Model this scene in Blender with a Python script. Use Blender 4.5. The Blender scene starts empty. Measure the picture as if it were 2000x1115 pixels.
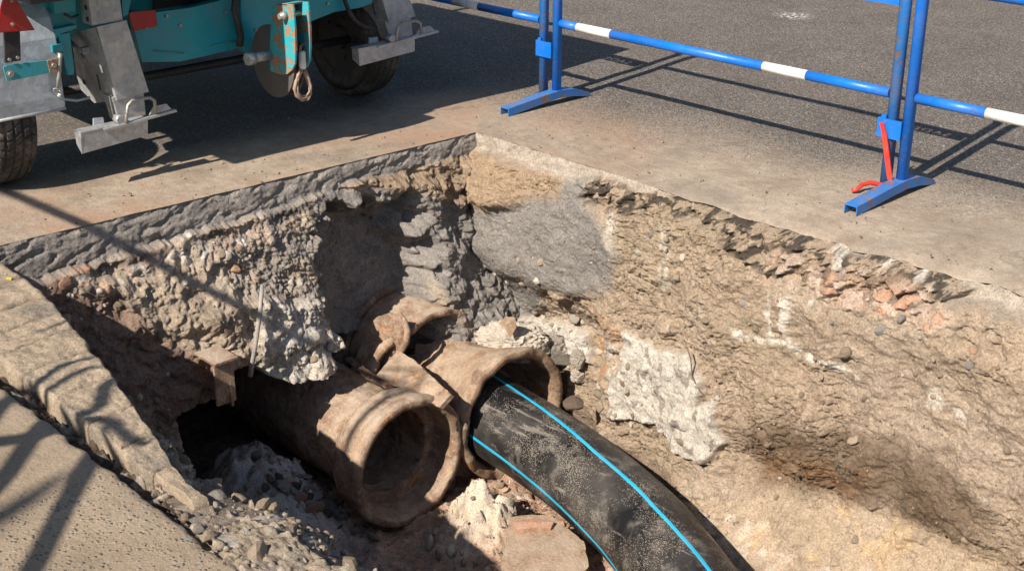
import bpy, bmesh, math, random
import numpy as np
from mathutils import Vector, Matrix
random.seed(7)
PI = math.pi
scene = bpy.context.scene
COL = scene.collection

# ------------------------------------------------------------------ camera, sky, sun, exposure
TH, PH, FPX = math.radians(22.7), math.radians(46.7), 2600.0
CAM = np.array([4.645, -4.143, 1.8])
cd = bpy.data.cameras.new('camera'); cam = bpy.data.objects.new('camera', cd); COL.objects.link(cam)
cam.location = CAM.tolist(); cam.rotation_euler = (PI/2 - TH, 0, PH)
cd.sensor_width = 36; cd.lens = 46.8; cd.clip_start = .05; cd.clip_end = 400
scene.camera = cam
SUN_EL = math.radians(40.6); SUN_AZ = math.atan2(.139, -.99)      # clockwise from +Y
w = bpy.data.worlds.new('World'); scene.world = w; w.use_nodes = True
nt = w.node_tree; bg = nt.nodes['Background']
sky = nt.nodes.new('ShaderNodeTexSky'); sky.sky_type = 'NISHITA'; sky.sun_disc = False
sky.sun_elevation = SUN_EL; sky.sun_rotation = SUN_AZ; sky.altitude = 50
nt.links.new(sky.outputs[0], bg.inputs[0]); bg.inputs[1].default_value = .068
sd = bpy.data.lights.new('sun', 'SUN'); sun = bpy.data.objects.new('sun', sd); COL.objects.link(sun)
sd.energy = 5.0; sd.angle = math.radians(.55); sd.color = (1, .91, .80)
LD = Vector((-.139*math.cos(SUN_EL), .99*math.cos(SUN_EL), -math.sin(SUN_EL))).normalized()   # the way the light travels
sun.rotation_euler = LD.to_track_quat('-Z', 'Y').to_euler()
vs = scene.view_settings; vs.view_transform = 'Standard'; vs.look = 'None'; vs.exposure = .66; vs.gamma = 1
vs.use_curve_mapping = False

# ------------------------------------------------------------------ helpers
_fw = np.array([-math.sin(PH)*math.cos(TH), math.cos(PH)*math.cos(TH), -math.sin(TH)])
_rt = np.array([math.cos(PH), math.sin(PH), 0.]); _up = np.cross(_rt, _fw)
def at(px, py, ax, v):
    """world point where the sight line of a photo pixel meets the plane coordinate[ax] = v"""
    d = _fw + (px-1000)/FPX*_rt + (557.5-py)/FPX*_up
    return CAM + d*((v-CAM[ax])/d[ax])

_rng = np.random.RandomState(3)
_perm = _rng.permutation(256); _perm = np.concatenate([_perm, _perm, _perm])
_g = _rng.normal(size=(256, 3)); _g /= np.linalg.norm(_g, axis=1)[:, None]
def perlin(x, y, z=0.):
    x, y, z = np.broadcast_arrays(np.asarray(x, float), np.asarray(y, float), np.asarray(z, float))
    xi = np.floor(x).astype(int); yi = np.floor(y).astype(int); zi = np.floor(z).astype(int)
    xf, yf, zf = x-xi, y-yi, z-zi
    u, v, w_ = [t*t*t*(t*(t*6-15)+10) for t in (xf, yf, zf)]
    xi &= 255; yi &= 255; zi &= 255
    def gr(dx, dy, dz):
        h = _perm[_perm[_perm[(xi+dx)] + ((yi+dy) & 255)] + ((zi+dz) & 255)] & 255
        g = _g[h]
        return g[..., 0]*(xf-dx)+g[..., 1]*(yf-dy)+g[..., 2]*(zf-dz)
    def lp(a, b, t): return a+(b-a)*t
    return 1.5*lp(lp(lp(gr(0,0,0), gr(1,0,0), u), lp(gr(0,1,0), gr(1,1,0), u), v),
                  lp(lp(gr(0,0,1), gr(1,0,1), u), lp(gr(0,1,1), gr(1,1,1), u), v), w_)
def fbm(x, y, z=0., o=4, g=.5):
    s = 0; a = 1; f = 1
    for i in range(o):
        s = s + a*perlin(x*f+7.3*i, y*f+3.1*i, z*f+i); a *= g; f *= 2.03
    return s
def ridge(x, y, z=0., o=3):
    s = 0; a = 1; f = 1
    for i in range(o):
        s = s + a*(1-np.abs(perlin(x*f+5.3*i, y*f+9.1*i, z*f))*2); a *= .5; f *= 2.1
    return s/1.75
def cells(u, v, seed=0, jit=.9):
    """cellular noise: distance to the nearest and second nearest point, random values and the offset"""
    ui = np.floor(u).astype(np.int64); vi = np.floor(v).astype(np.int64)
    F1 = np.full(u.shape, 9.); F2 = np.full(u.shape, 9.); R = np.zeros(u.shape+(3,)); O = np.zeros(u.shape+(2,))
    for a in (-1, 0, 1):
        for b in (-1, 0, 1):
            h = ((ui+a)*73856093 ^ (vi+b)*19349663 ^ (seed*83492791+11)) & 0x7fffffff
            def rnd(k):
                q = (h*(2654435761+k*40503) >> 3) & 0xffffff
                q = (q ^ (q >> 9))*668265263 & 0xffffff
                return q/16777216.
            cx = ui+a+.5+jit*(rnd(1)-.5); cy = vi+b+.5+jit*(rnd(2)-.5)
            du, dv = u-cx, v-cy; d = np.sqrt(du*du+dv*dv)
            n = d < F1
            F2 = np.where(n, F1, np.minimum(F2, d)); F1 = np.where(n, d, F1)
            r = np.stack([rnd(3), rnd(4), rnd(5)], -1)
            R = np.where(n[..., None], r, R); O = np.where(n[..., None], np.stack([du, dv], -1), O)
    return F1, F2, R, O
def facets(u, v, seed=0, tilt=1.):
    F1, F2, R, O = cells(u, v, seed)
    h = (R[..., 0]-.5) + tilt*((R[..., 1]-.5)*O[..., 0]+(R[..., 2]-.5)*O[..., 1])*2
    return h*np.clip((F2-F1)/.12, 0, 1)**.5 - .25*(1-np.clip((F2-F1)/.1, 0, 1)), R[..., 0]
def sstep(a, b, x):
    t = np.clip((x-a)/(b-a), 0, 1); return t*t*(3-2*t)
def polymask(u, v, poly, soft=.03):
    """1 inside the polygon, fading to 0 over `soft` around its edge"""
    poly = np.asarray(poly, float); n = len(poly)
    sm_ = float(np.max(soft)); lo = poly.min(0)-2*sm_-.05; hi = poly.max(0)+2*sm_+.05
    out = np.zeros(u.shape)
    sel = (u > lo[0]) & (u < hi[0]) & (v > lo[1]) & (v < hi[1])
    if not sel.any(): return out
    U, V = u[sel], v[sel]; D = np.full(U.shape, 1e9); ins = np.zeros(U.shape, bool)
    for i in range(n):
        (ax, ay), (bx, by) = poly[i], poly[(i+1) % n]
        ex, ey = bx-ax, by-ay
        t = np.clip(((U-ax)*ex+(V-ay)*ey)/(ex*ex+ey*ey+1e-12), 0, 1)
        D = np.minimum(D, np.hypot(U-ax-t*ex, V-ay-t*ey))
        c = ((ay > V) != (by > V)) & (U < ex*(V-ay)/(ey+1e-15)+ax); ins ^= c
    sd_ = np.where(ins, D, -D)
    if not np.isscalar(soft): soft = soft[sel]
    out[sel] = sstep(-soft, soft, sd_); return out

def link(name, me, mat=None, parent=None, smooth=False):
    o = bpy.data.objects.new(name, me); COL.objects.link(o)
    if mat is not None:
        for m in (mat if isinstance(mat, (list, tuple)) else [mat]): me.materials.append(m)
    if parent: o.parent = parent
    if smooth: me.polygons.foreach_set('use_smooth', [True]*len(me.polygons))
    return o
def fast_mesh(name, P, F, colr=None):
    me = bpy.data.meshes.new(name); nv = len(P); nf = len(F)
    me.vertices.add(nv); me.vertices.foreach_set('co', np.ascontiguousarray(P, np.float32).ravel())
    me.loops.add(nf*4); me.loops.foreach_set('vertex_index', np.ascontiguousarray(F, np.int32).ravel())
    me.polygons.add(nf); me.polygons.foreach_set('loop_start', np.arange(0, nf*4, 4, dtype=np.int32))
    me.polygons.foreach_set('loop_total', np.full(nf, 4, np.int32))
    if colr is not None:
        a = me.color_attributes.new('Col', 'FLOAT_COLOR', 'POINT')
        c = np.ones((nv, 4), np.float32); c[:, :3] = np.clip(colr, .004, .9); a.data.foreach_set('color', c.ravel())
    me.update(); me.validate(); return me
def grid_mesh(name, P, colr, mat, parent=None, flip=False, smooth=True, closed=False):
    nu, nv = P.shape[:2]
    i = np.arange(nu*nv).reshape(nu, nv)
    if closed: i = np.vstack([i, i[:1]])
    q = np.stack([i[:-1, :-1], i[1:, :-1], i[1:, 1:], i[:-1, 1:]], -1).reshape(-1, 4)
    if flip: q = q[:, ::-1]
    me = fast_mesh(name, P.reshape(-1, 3), q, None if colr is None else colr.reshape(-1, 3))
    return link(name, me, mat, parent, smooth)
def empty(name, loc=(0, 0, 0)):
    o = bpy.data.objects.new(name, None); COL.objects.link(o); o.location = loc; o.empty_display_size = .1; return o
def tag(o, label=None, cat=None, group=None, kind=None):
    if label: o['label'] = label
    if cat: o['category'] = cat
    if group: o['group'] = group
    if kind: o['kind'] = kind
    return o
def setparent(o, root):
    o.parent = root; o.matrix_parent_inverse = Matrix.Translation(-Vector(root.location)); return o
class MB:
    """collects shapes for ONE mesh object"""
    def __init__(s): s.b = bmesh.new()
    def box(s, a, b, rot=None, bev=0.):
        a, b = Vector(a), Vector(b); c = (a+b)/2; d = b-a
        r = bmesh.ops.create_cube(s.b, size=1, matrix=Matrix.Translation(c) @ (rot or Matrix()) @ Matrix.Diagonal((d.x, d.y, d.z, 1)))
        if bev:
            es = list({e for v in r['verts'] for e in v.link_edges})
            bmesh.ops.bevel(s.b, geom=es, offset=bev, segments=2, profile=.6, affect='EDGES')
        return s
    def tube(s, pts, r, n=12, cap=True, rr=None):
        pts = [Vector(p) for p in pts]; rings = []; N = len(pts)
        t0 = (pts[1]-pts[0]).normalized(); up = Vector((0, 0, 1)) if abs(t0.z) < .9 else Vector((1, 0, 0))
        nx = t0.cross(up).normalized()
        for i, p in enumerate(pts):
            t = (pts[min(i+1, N-1)]-pts[max(i-1, 0)]).normalized()
            nx = (nx - t*nx.dot(t)).normalized(); ny = t.cross(nx); rad = rr[i] if rr else r
            rings.append([s.b.verts.new(p+nx*rad*math.cos(2*PI*k/n)+ny*rad*math.sin(2*PI*k/n)) for k in range(n)])
        for a, b in zip(rings, rings[1:]):
            for k in range(n): s.b.faces.new((a[k], a[(k+1) % n], b[(k+1) % n], b[k])).smooth = True
        if cap: s.b.faces.new(rings[0][::-1]); s.b.faces.new(rings[-1])
        return s
    def prism(s, pts, off, bev=0.):
        """polygon (3-D points) given thickness by the vector off"""
        off = Vector(off); A = [s.b.verts.new(Vector(p)) for p in pts]; B = [s.b.verts.new(Vector(p)+off) for p in pts]; n = len(A)
        fs = [s.b.faces.new(A), s.b.faces.new(B[::-1])] + [s.b.faces.new((A[k], B[k], B[(k+1) % n], A[(k+1) % n])) for k in range(n)]
        if bev:
            es = list({e for f in fs for e in f.edges})
            bmesh.ops.bevel(s.b, geom=es, offset=bev, segments=2, profile=.6, affect='EDGES')
        return s
    def cyl(s, a, b, r, n=24, r2=None):
        return s.tube([a, b], r, n, True, [r, r if r2 is None else r2])
    def build(s, name, mat, parent=None):
        bmesh.ops.recalc_face_normals(s.b, faces=s.b.faces[:])
        me = bpy.data.meshes.new(name); s.b.to_mesh(me); s.b.free()
        o = link(name, me, mat, None)
        if parent: setparent(o, parent)
        return o

# ------------------------------------------------------------------ materials
def newmat(name):
    m = bpy.data.materials.new(name); m.use_nodes = True; t = m.node_tree; p = t.nodes['Principled BSDF']
    return m, t, p
def N(t, k, **kw):
    n = t.nodes.new(k)
    for a, b in kw.items():
        if a in n.inputs: n.inputs[a].default_value = b
        else: setattr(n, a, b)
    return n
def obj_co(t, obj=True):
    return N(t, 'ShaderNodeTexCoord').outputs['Object' if obj else 'Generated']
def noise(t, co, scale, detail=4, rough=.55, dist=0.):
    n = N(t, 'ShaderNodeTexNoise'); n.inputs['Scale'].default_value = scale; n.inputs['Detail'].default_value = detail
    n.inputs['Roughness'].default_value = rough; n.inputs['Distortion'].default_value = dist; t.links.new(co, n.inputs['Vector']); return n.outputs['Fac']
def ramp(t, fac, stops, interp='LINEAR'):
    r = N(t, 'ShaderNodeValToRGB'); cr = r.color_ramp; cr.interpolation = interp
    while len(cr.elements) < len(stops): cr.elements.new(.5)
    for e, (p_, c) in zip(cr.elements, stops):
        e.position = p_; e.color = (c, c, c, 1) if isinstance(c, (int, float)) else (*c, 1)
    t.links.new(fac, r.inputs[0]); return r.outputs[0]
def mix(t, fac, a, b, mode='MIX'):
    m = N(t, 'ShaderNodeMix', data_type='RGBA', blend_type=mode)
    for k, v in ((0, fac), (6, a), (7, b)):
        if isinstance(v, (int, float)): m.inputs[k].default_value = v
        elif isinstance(v, tuple): m.inputs[k].default_value = (*v, 1)
        else: t.links.new(v, m.inputs[k])
    return m.outputs[2]
def math_(t, op, a, b=0., c=0.):
    m = N(t, 'ShaderNodeMath', operation=op)
    for k, v in enumerate((a, b, c)):
        if isinstance(v, (int, float)): m.inputs[k].default_value = v
        else: t.links.new(v, m.inputs[k])
    return m.outputs[0]
def bump(t, p, h, dist, strength=1., prev=None):
    b = N(t, 'ShaderNodeBump'); b.inputs['Distance'].default_value = dist; b.inputs['Strength'].default_value = strength
    t.links.new(h, b.inputs['Height'])
    if prev is not None: t.links.new(prev, b.inputs['Normal'])
    t.links.new(b.outputs[0], p.inputs['Normal']); return b.outputs[0]
def steepz(t):     # 1 on faces that look up: where dust settles
    g = N(t, 'ShaderNodeNewGeometry'); s = N(t, 'ShaderNodeSeparateXYZ'); t.links.new(g.outputs['True Normal'], s.inputs[0]); return s.outputs[2]

def earth_mat(name, fine=.0035, rough=.95):
    m, t, p = newmat(name); co = obj_co(t)
    at_ = N(t, 'ShaderNodeAttribute', attribute_name='Col')
    n1 = noise(t, co, 140, 4, .65); n2 = noise(t, co, 28, 4, .6)
    v1 = ramp(t, n1, [(.3, .60), (.7, 1.36)]); v2 = ramp(t, n2, [(.3, .84), (.7, 1.14)])
    c = mix(t, 1., at_.outputs['Color'], v1, 'MULTIPLY'); c = mix(t, 1., c, v2, 'MULTIPLY')
    sp = N(t, 'ShaderNodeTexVoronoi'); sp.inputs['Scale'].default_value = 90; t.links.new(co, sp.inputs['Vector'])
    pale = ramp(t, sp.outputs['Distance'], [(.0, 1.), (.22, 0.)])
    sel = ramp(t, noise(t, co, 40, 2), [(.56, 0.), (.62, .55)])
    c = mix(t, math_(t, 'MULTIPLY', pale, sel), c, (.50, .44, .36))
    pit = ramp(t, noise(t, co, 75, 3, .6, .6), [(.30, .55), (.38, 1.)]); c = mix(t, 1., c, pit, 'MULTIPLY')
    t.links.new(c, p.inputs['Base Color']); p.inputs['Roughness'].default_value = rough; p.inputs['Specular IOR Level'].default_value = .15
    b = bump(t, p, noise(t, co, 60, 6, .7), fine*1.8, 1.)
    bump(t, p, noise(t, co, 220, 3, .7), fine, 1., b)
    return m
M = {}
M['earth'] = earth_mat('earth'); M['clod'] = earth_mat('clod', .003)

def rock_mat(name, a, b, c_=None):
    m, t, p = newmat(name); co = obj_co(t)
    oi = N(t, 'ShaderNodeObjectInfo'); r = oi.outputs['Random']
    c = mix(t, ramp(t, noise(t, co, 9, 5, .6), [(.35, 0.), (.65, 1.)]), a, b)
    c = mix(t, 1., c, ramp(t, r, [(0, .7), (.5, 1.), (1, 1.25)]), 'MULTIPLY')
    c = mix(t, 1., c, ramp(t, noise(t, co, 110, 3, .7), [(.3, .75), (.7, 1.2)]), 'MULTIPLY')
    t.links.new(c, p.inputs['Base Color']); p.inputs['Roughness'].default_value = .92; p.inputs['Specular IOR Level'].default_value = .15
    bump(t, p, noise(t, co, 90, 5, .7), .004); return m
M['stone_tan'] = rock_mat('stone_tan', (.36, .29, .21), (.26, .20, .14))
M['stone_grey'] = rock_mat('stone_grey', (.30, .27, .24), (.20, .18, .16))
M['stone_pale'] = rock_mat('stone_pale', (.55, .50, .43), (.42, .36, .29))
M['boulder_grey'] = rock_mat('boulder_grey', (.46, .41, .35), (.33, .29, .24))
M['stone_clay'] = rock_mat('stone_clay', (.37, .295, .22), (.32, .25, .185))
M['brick'] = rock_mat('brick', (.38, .20, .13), (.44, .30, .21))
M['soil_dark'] = rock_mat('soil_dark', (.17, .13, .10), (.10, .075, .055))

def ground_mat():
    m, t, p = newmat('road_surface'); co = obj_co(t)
    sx = N(t, 'ShaderNodeSeparateXYZ'); t.links.new(co, sx.inputs[0]); X, Y = sx.outputs[0], sx.outputs[1]
    # asphalt: dark binder with grey and pale chippings
    vo = N(t, 'ShaderNodeTexVoronoi'); vo.inputs['Scale'].default_value = 125; t.links.new(co, vo.inputs['Vector'])
    sc = N(t, 'ShaderNodeSeparateColor'); t.links.new(vo.outputs['Color'], sc.inputs[0])
    chip = ramp(t, sc.outputs[0], [(0, (.12, .106, .096)), (.35, (.15, .133, .12)), (.75, (.225, .195, .168)), (.93, (.29, .255, .22)), (1, (.38, .345, .31))])
    edge = ramp(t, vo.outputs['Distance'], [(.2, 1.), (.6, .55)])
    asp = mix(t, 1., chip, edge, 'MULTIPLY')
    asp = mix(t, 1., asp, ramp(t, noise(t, co, 2.2, 5, .6), [(.3, 1.0), (.7, 1.32)]), 'MULTIPLY')
    mp = N(t, 'ShaderNodeMapping'); mp.inputs['Scale'].default_value = (2.5, 16, 1); mp.inputs['Rotation'].default_value = (0, 0, .35); t.links.new(co, mp.inputs[0])
    asp = mix(t, ramp(t, noise(t, mp.outputs[0], 2.5, 4, .7), [(.68, 0.), (.76, .45)]), asp, (.03, .028, .026))
    # worn concrete under trodden-in sand
    n = noise(t, co, 3.2, 6, .6); n2 = noise(t, co, 18, 5, .65)
    con = ramp(t, n, [(.30, (.25, .195, .145)), (.5, (.335, .27, .205)), (.72, (.40, .335, .26))])
    con = mix(t, 1., con, ramp(t, n2, [(.3, .80), (.7, 1.18)]), 'MULTIPLY')
    con = mix(t, ramp(t, noise(t, co, 1.3, 7, .68, 1.5), [(.50, 0.), (.62, .45)]), con, (.21, .18, .15))
    con = mix(t, 1., con, ramp(t, noise(t, co, 150, 3, .7), [(.3, .78), (.7, 1.2)]), 'MULTIPLY')
    redm = ramp(t, noise(t, co, 1.7, 4, .6), [(.42, 0.), (.60, .85)])
    near = math_(t, 'MULTIPLY', ramp(t, math_(t, 'ABSOLUTE', math_(t, 'SUBTRACT', X, .1)), [(.3, 1.), (1.1, 0.)]), redm)
    con = mix(t, near, con, (.33, .21, .14))
    con = mix(t, ramp(t, noise(t, co, 26, 4, .75), [(.70, 0.), (.76, .8)]), con, (.14, .11, .09))
    con = mix(t, ramp(t, noise(t, co, 52, 2, .5), [(.72, 0.), (.76, .7)]), con, (.58, .54, .47))
    cw = N(t, 'ShaderNodeTexNoise'); cw.inputs['Scale'].default_value = 5; cw.inputs['Detail'].default_value = 6; t.links.new(co, cw.inputs['Vector'])
    cv = N(t, 'ShaderNodeVectorMath', operation='MULTIPLY_ADD'); t.links.new(cw.outputs['Color'], cv.inputs[0]); cv.inputs[1].default_value = (.35, .35, .35); t.links.new(co, cv.inputs[2])
    ck = N(t, 'ShaderNodeTexVoronoi', feature='DISTANCE_TO_EDGE'); ck.inputs['Scale'].default_value = .9; t.links.new(cv.outputs[0], ck.inputs['Vector'])
    crk = math_(t, 'MULTIPLY', ramp(t, ck.outputs['Distance'], [(.004, 1.), (.010, 0.)]), ramp(t, noise(t, co, 2.1, 4), [(.50, 0.), (.60, .4)]))
    con = mix(t, crk, con, (.09, .07, .055))
    # where one gives way to the other
    warp = math_(t, 'MULTIPLY_ADD', noise(t, co, 1.6, 6, .62), .85, -.42)
    fac = math_(t, 'ADD', Y, warp)
    fac = math_(t, 'ADD', fac, math_(t, 'MULTIPLY', X, -.13))
    mk = ramp(t, math_(t, 'MULTIPLY_ADD', fac, .5, .2), [(.30, 0.), (.72, 1.)])
    left = ramp(t, math_(t, 'MULTIPLY_ADD', X, .5, .7), [(.05, .2), (.45, 1.)])
    grit = ramp(t, sc.outputs[1], [(.25, 0.), (.75, 1.)])
    mk2 = ramp(t, math_(t, 'ADD', math_(t, 'MULTIPLY', mk, 1.2), math_(t, 'MULTIPLY_ADD', grit, .36, -.30)), [(.05, 0.), (.95, 1.)])
    c = mix(t, mk2, con, asp)
    under_shade = ramp(t, math_(t, 'ADD', X, math_(t, 'MULTIPLY', noise(t, co, 2.4, 5), .5)), [(0, 1.), (1, 0.)])
    under_shade = ramp(t, math_(t, 'MULTIPLY_ADD', math_(t, 'ADD', X, math_(t, 'MULTIPLY', noise(t, co, 2.4, 5), .5)), 1., 1.2), [(.62, .9), (.9, 0.)])  # ground colour darkened to deepen the shade under the trailer
    under_shade = math_(t, 'MULTIPLY', under_shade, ramp(t, math_(t, 'MULTIPLY_ADD', Y, .2, .5), [(.0, 1.), (.62, 1.), (.7, 0.)]))
    c = mix(t, under_shade, c, mix(t, .35, asp, (.032, .031, .034)))
    # far yellow line
    yl = math_(t, 'MULTIPLY', ramp(t, math_(t, 'ABSOLUTE', math_(t, 'SUBTRACT', Y, 5.12)), [(.055, 1.), (.065, 0.)], 'CONSTANT'), ramp(t, noise(t, co, 20, 4), [(.35, .5), (.5, 1.)]))
    c = mix(t, yl, c, (.55, .38, .04))
    # white paint splash on the road
    dx = math_(t, 'SUBTRACT', X, -.62); dy = math_(t, 'SUBTRACT', Y, 3.45)
    rr = math_(t, 'SQRT', math_(t, 'ADD', math_(t, 'POWER', math_(t, 'ABSOLUTE', dx), 2.), math_(t, 'POWER', math_(t, 'ABSOLUTE', dy), 2.)))
    sp = math_(t, 'MULTIPLY', ramp(t, rr, [(.06, 1.), (.16, 0.)]), ramp(t, noise(t, co, 45, 3), [(.5, 0.), (.56, .9)]))
    c = mix(t, sp, c, (.6, .58, .54))
    t.links.new(c, p.inputs['Base Color']); p.inputs['Roughness'].default_value = .9; p.inputs['Specular IOR Level'].default_value = .2
    b = bump(t, p, math_(t, 'MULTIPLY', math_(t, 'SUBTRACT', 1., vo.outputs['Distance']), mk2), .006)
    b = bump(t, p, noise(t, co, 35, 6, .7), .006, 1., b); bump(t, p, noise(t, co, 160, 4, .7), .002, 1., b)
    return m
M['road'] = ground_mat()

def slab_mat():
    m, t, p = newmat('slab_concrete'); co = obj_co(t)
    n = noise(t, co, 3, 6, .6)
    c = ramp(t, n, [(.3, (.215, .165, .115)), (.5, (.275, .215, .152)), (.7, (.33, .262, .19))])
    c = mix(t, 1., c, ramp(t, noise(t, co, 90, 4, .7), [(.3, .75), (.7, 1.2)]), 'MULTIPLY')
    vo = N(t, 'ShaderNodeTexVoronoi'); vo.inputs['Scale'].default_value = 75; vo.inputs['Randomness'].default_value = 1; t.links.new(co, vo.inputs['Vector'])
    sx = N(t, 'ShaderNodeSeparateXYZ'); t.links.new(co, sx.inputs[0])
    zone = ramp(t, math_(t, 'ADD', math_(t, 'MULTIPLY', sx.outputs[0], .5), math_(t, 'MULTIPLY', noise(t, co, 2.5, 3), .3)), [(.95, 0.), (1.15, 1.)])
    agg = math_(t, 'MULTIPLY', ramp(t, vo.outputs['Distance'], [(.15, 1.), (.45, 0.)]), ramp(t, noise(t, co, 30, 4), [(.42, 0.), (.58, 1.)]))
    c = mix(t, math_(t, 'MULTIPLY', math_(t, 'MULTIPLY', agg, zone), .6), c, (.17, .15, .14))
    # traces of blue marking paint along the edge
    ed = math_(t, 'MULTIPLY', ramp(t, sx.outputs[1], [(0, 0.), (1, 1.)]), 1.)
    ed = ramp(t, math_(t, 'ABSOLUTE', math_(t, 'ADD', sx.outputs[1], 2.86)), [(.02, 1.), (.05, 0.)])
    xr = ramp(t, math_(t, 'ABSOLUTE', math_(t, 'SUBTRACT', sx.outputs[0], 2.2)), [(.3, 1.), (.5, 0.)])
    bl = math_(t, 'MULTIPLY', math_(t, 'MULTIPLY', ed, xr), ramp(t, noise(t, co, 30, 4, .7), [(.60, 0.), (.68, .7)]))
    c = mix(t, bl, c, (.10, .28, .36))
    c = mix(t, ramp(t, noise(t, co, 1.6, 8, .7, 1.2), [(.52, 0.), (.64, .5)]), c, (.19, .155, .12))
    t.links.new(c, p.inputs['Base Color']); p.inputs['Roughness'].default_value = .9; p.inputs['Specular IOR Level'].default_value = .2
    b = bump(t, p, noise(t, co, 22, 6, .7), .006); b = bump(t, p, math_(t, 'MULTIPLY', agg, zone), .004, 1., b)
    bump(t, p, noise(t, co, 140, 4, .7), .002, 1., b); return m
M['slab'] = slab_mat()

def rust_mat(name, base, dark, orange, oran=.55, dust=.5):
    m, t, p = newmat(name); co = obj_co(t)
    c = mix(t, ramp(t, noise(t, co, 7, 8, .68, .8), [(.40, 0.), (.56, 1.)]), base, dark)
    c = mix(t, ramp(t, noise(t, co, 10, 8, .72, 1.2), [(oran, 0.), (oran+.07, .95)]), c, orange)
    c = mix(t, ramp(t, noise(t, co, 17, 8, .72, .6), [(.55, 0.), (.63, .75)]), c, (.44, .35, .26))          # pale crust
    c = mix(t, ramp(t, noise(t, co, 21, 8, .75, .5), [(.60, 0.), (.66, .8)]), c, (.07, .048, .038))        # black scale
    c = mix(t, 1., c, ramp(t, noise(t, co, 85, 5, .75), [(.3, .60), (.7, 1.32)]), 'MULTIPLY')
    d = math_(t, 'MULTIPLY', ramp(t, steepz(t), [(.1, 0.), (.9, 1.)]), ramp(t, noise(t, co, 9, 7, .68), [(.40, .1*dust), (.60, dust*1.5)]))
    c = mix(t, d, c, (.48, .385, .295))
    t.links.new(c, p.inputs['Base Color']); p.inputs['Roughness'].default_value = .82; p.inputs['Specular IOR Level'].default_value = .25
    b = bump(t, p, noise(t, co, 26, 8, .75), .012); bump(t, p, noise(t, co, 130, 4, .75), .004, 1., b); return m
M['rust'] = rust_mat('rusted_iron', (.44, .315, .225), (.24, .15, .10), (.50, .25, .10), .58, .65)
M['rust2'] = rust_mat('rusted_iron_orange', (.41, .285, .19), (.23, .145, .095), (.55, .27, .08), .55, .55)
M['rust_dark'] = rust_mat('rusted_iron_dark', (.13, .075, .05), (.06, .038, .03), (.28, .10, .04), .58, .3)

def pe_mat():
    m, t, p = newmat('black_plastic'); co = obj_co(t)
    mp = N(t, 'ShaderNodeMapping'); mp.inputs['Scale'].default_value = (1, 1, 1); t.links.new(co, mp.inputs[0])
    g = N(t, 'ShaderNodeNewGeometry')
    dust = ramp(t, noise(t, co, 4.5, 6, .6, .2), [(.42, 0.), (.66, 1.)])
    sm = ramp(t, noise(t, co, 7, 9, .72, .25), [(.54, 0.), (.66, .7)])
    vo = N(t, 'ShaderNodeTexVoronoi'); vo.inputs['Scale'].default_value = 250; t.links.new(co, vo.inputs['Vector'])
    sc = N(t, 'ShaderNodeSeparateColor'); t.links.new(vo.outputs['Color'], sc.inputs[0])
    thr = ramp(t, noise(t, co, 5, 5, .6), [(.44, .0), (.62, 1.)])
    dots = math_(t, 'MULTIPLY', ramp(t, vo.outputs['Distance'], [(.3, 1.), (.45, 0.)]), math_(t, 'LESS_THAN', sc.outputs[0], math_(t, 'MULTIPLY', thr, .66)))
    c = mix(t, math_(t, 'MULTIPLY', dust, .22), (.010, .010, .011), (.18, .155, .13))
    c = mix(t, math_(t, 'MULTIPLY', sm, .45), c, (.34, .30, .25))
    mp2 = N(t, 'ShaderNodeMapping'); mp2.inputs['Rotation'].default_value = (0, 0, .38); mp2.inputs['Scale'].default_value = (2.2, 30, 30); t.links.new(co, mp2.inputs[0])
    scr = ramp(t, noise(t, mp2.outputs[0], 1., 6, .7, .3), [(.60, 0.), (.66, .6)])
    c = mix(t, scr, c, (.24, .21, .18))
    c = mix(t, math_(t, 'MULTIPLY', dots, .8), c, (.42, .36, .28))
    t.links.new(c, p.inputs['Base Color'])
    t.links.new(ramp(t, math_(t, 'ADD', dust, sm), [(0, .38), (.8, .7)]), p.inputs['Roughness'])
    bump(t, p, noise(t, co, 50, 4, .6), .0012); return m
M['pe'] = pe_mat()

def paint_mat(name, colr, chip=(.20, .11, .07), amt=.62, rough=.38, grime=.3, scale=14, metal=0., dirt=(.22, .18, .14)):
    m, t, p = newmat(name); co = obj_co(t)
    c = mix(t, 1., colr, ramp(t, noise(t, co, 5, 4), [(.3, .88), (.7, 1.1)]), 'MULTIPLY')
    k = ramp(t, noise(t, co, scale, 7, .68, .5), [(amt, 0.), (amt+.025, 1.)])
    c = mix(t, k, c, chip)
    gk = ramp(t, noise(t, co, 7, 6, .7), [(.45, 0.), (.75, grime)])
    c = mix(t, gk, c, dirt)
    t.links.new(c, p.inputs['Base Color']); p.inputs['Metallic'].default_value = metal
    t.links.new(ramp(t, math_(t, 'ADD', k, gk), [(0, rough), (.8, .85)]), p.inputs['Roughness'])
    b = bump(t, p, math_(t, 'MULTIPLY', k, -1.), .0008); bump(t, p, noise(t, co, 60, 3), .0008, 1., b); return m
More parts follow.
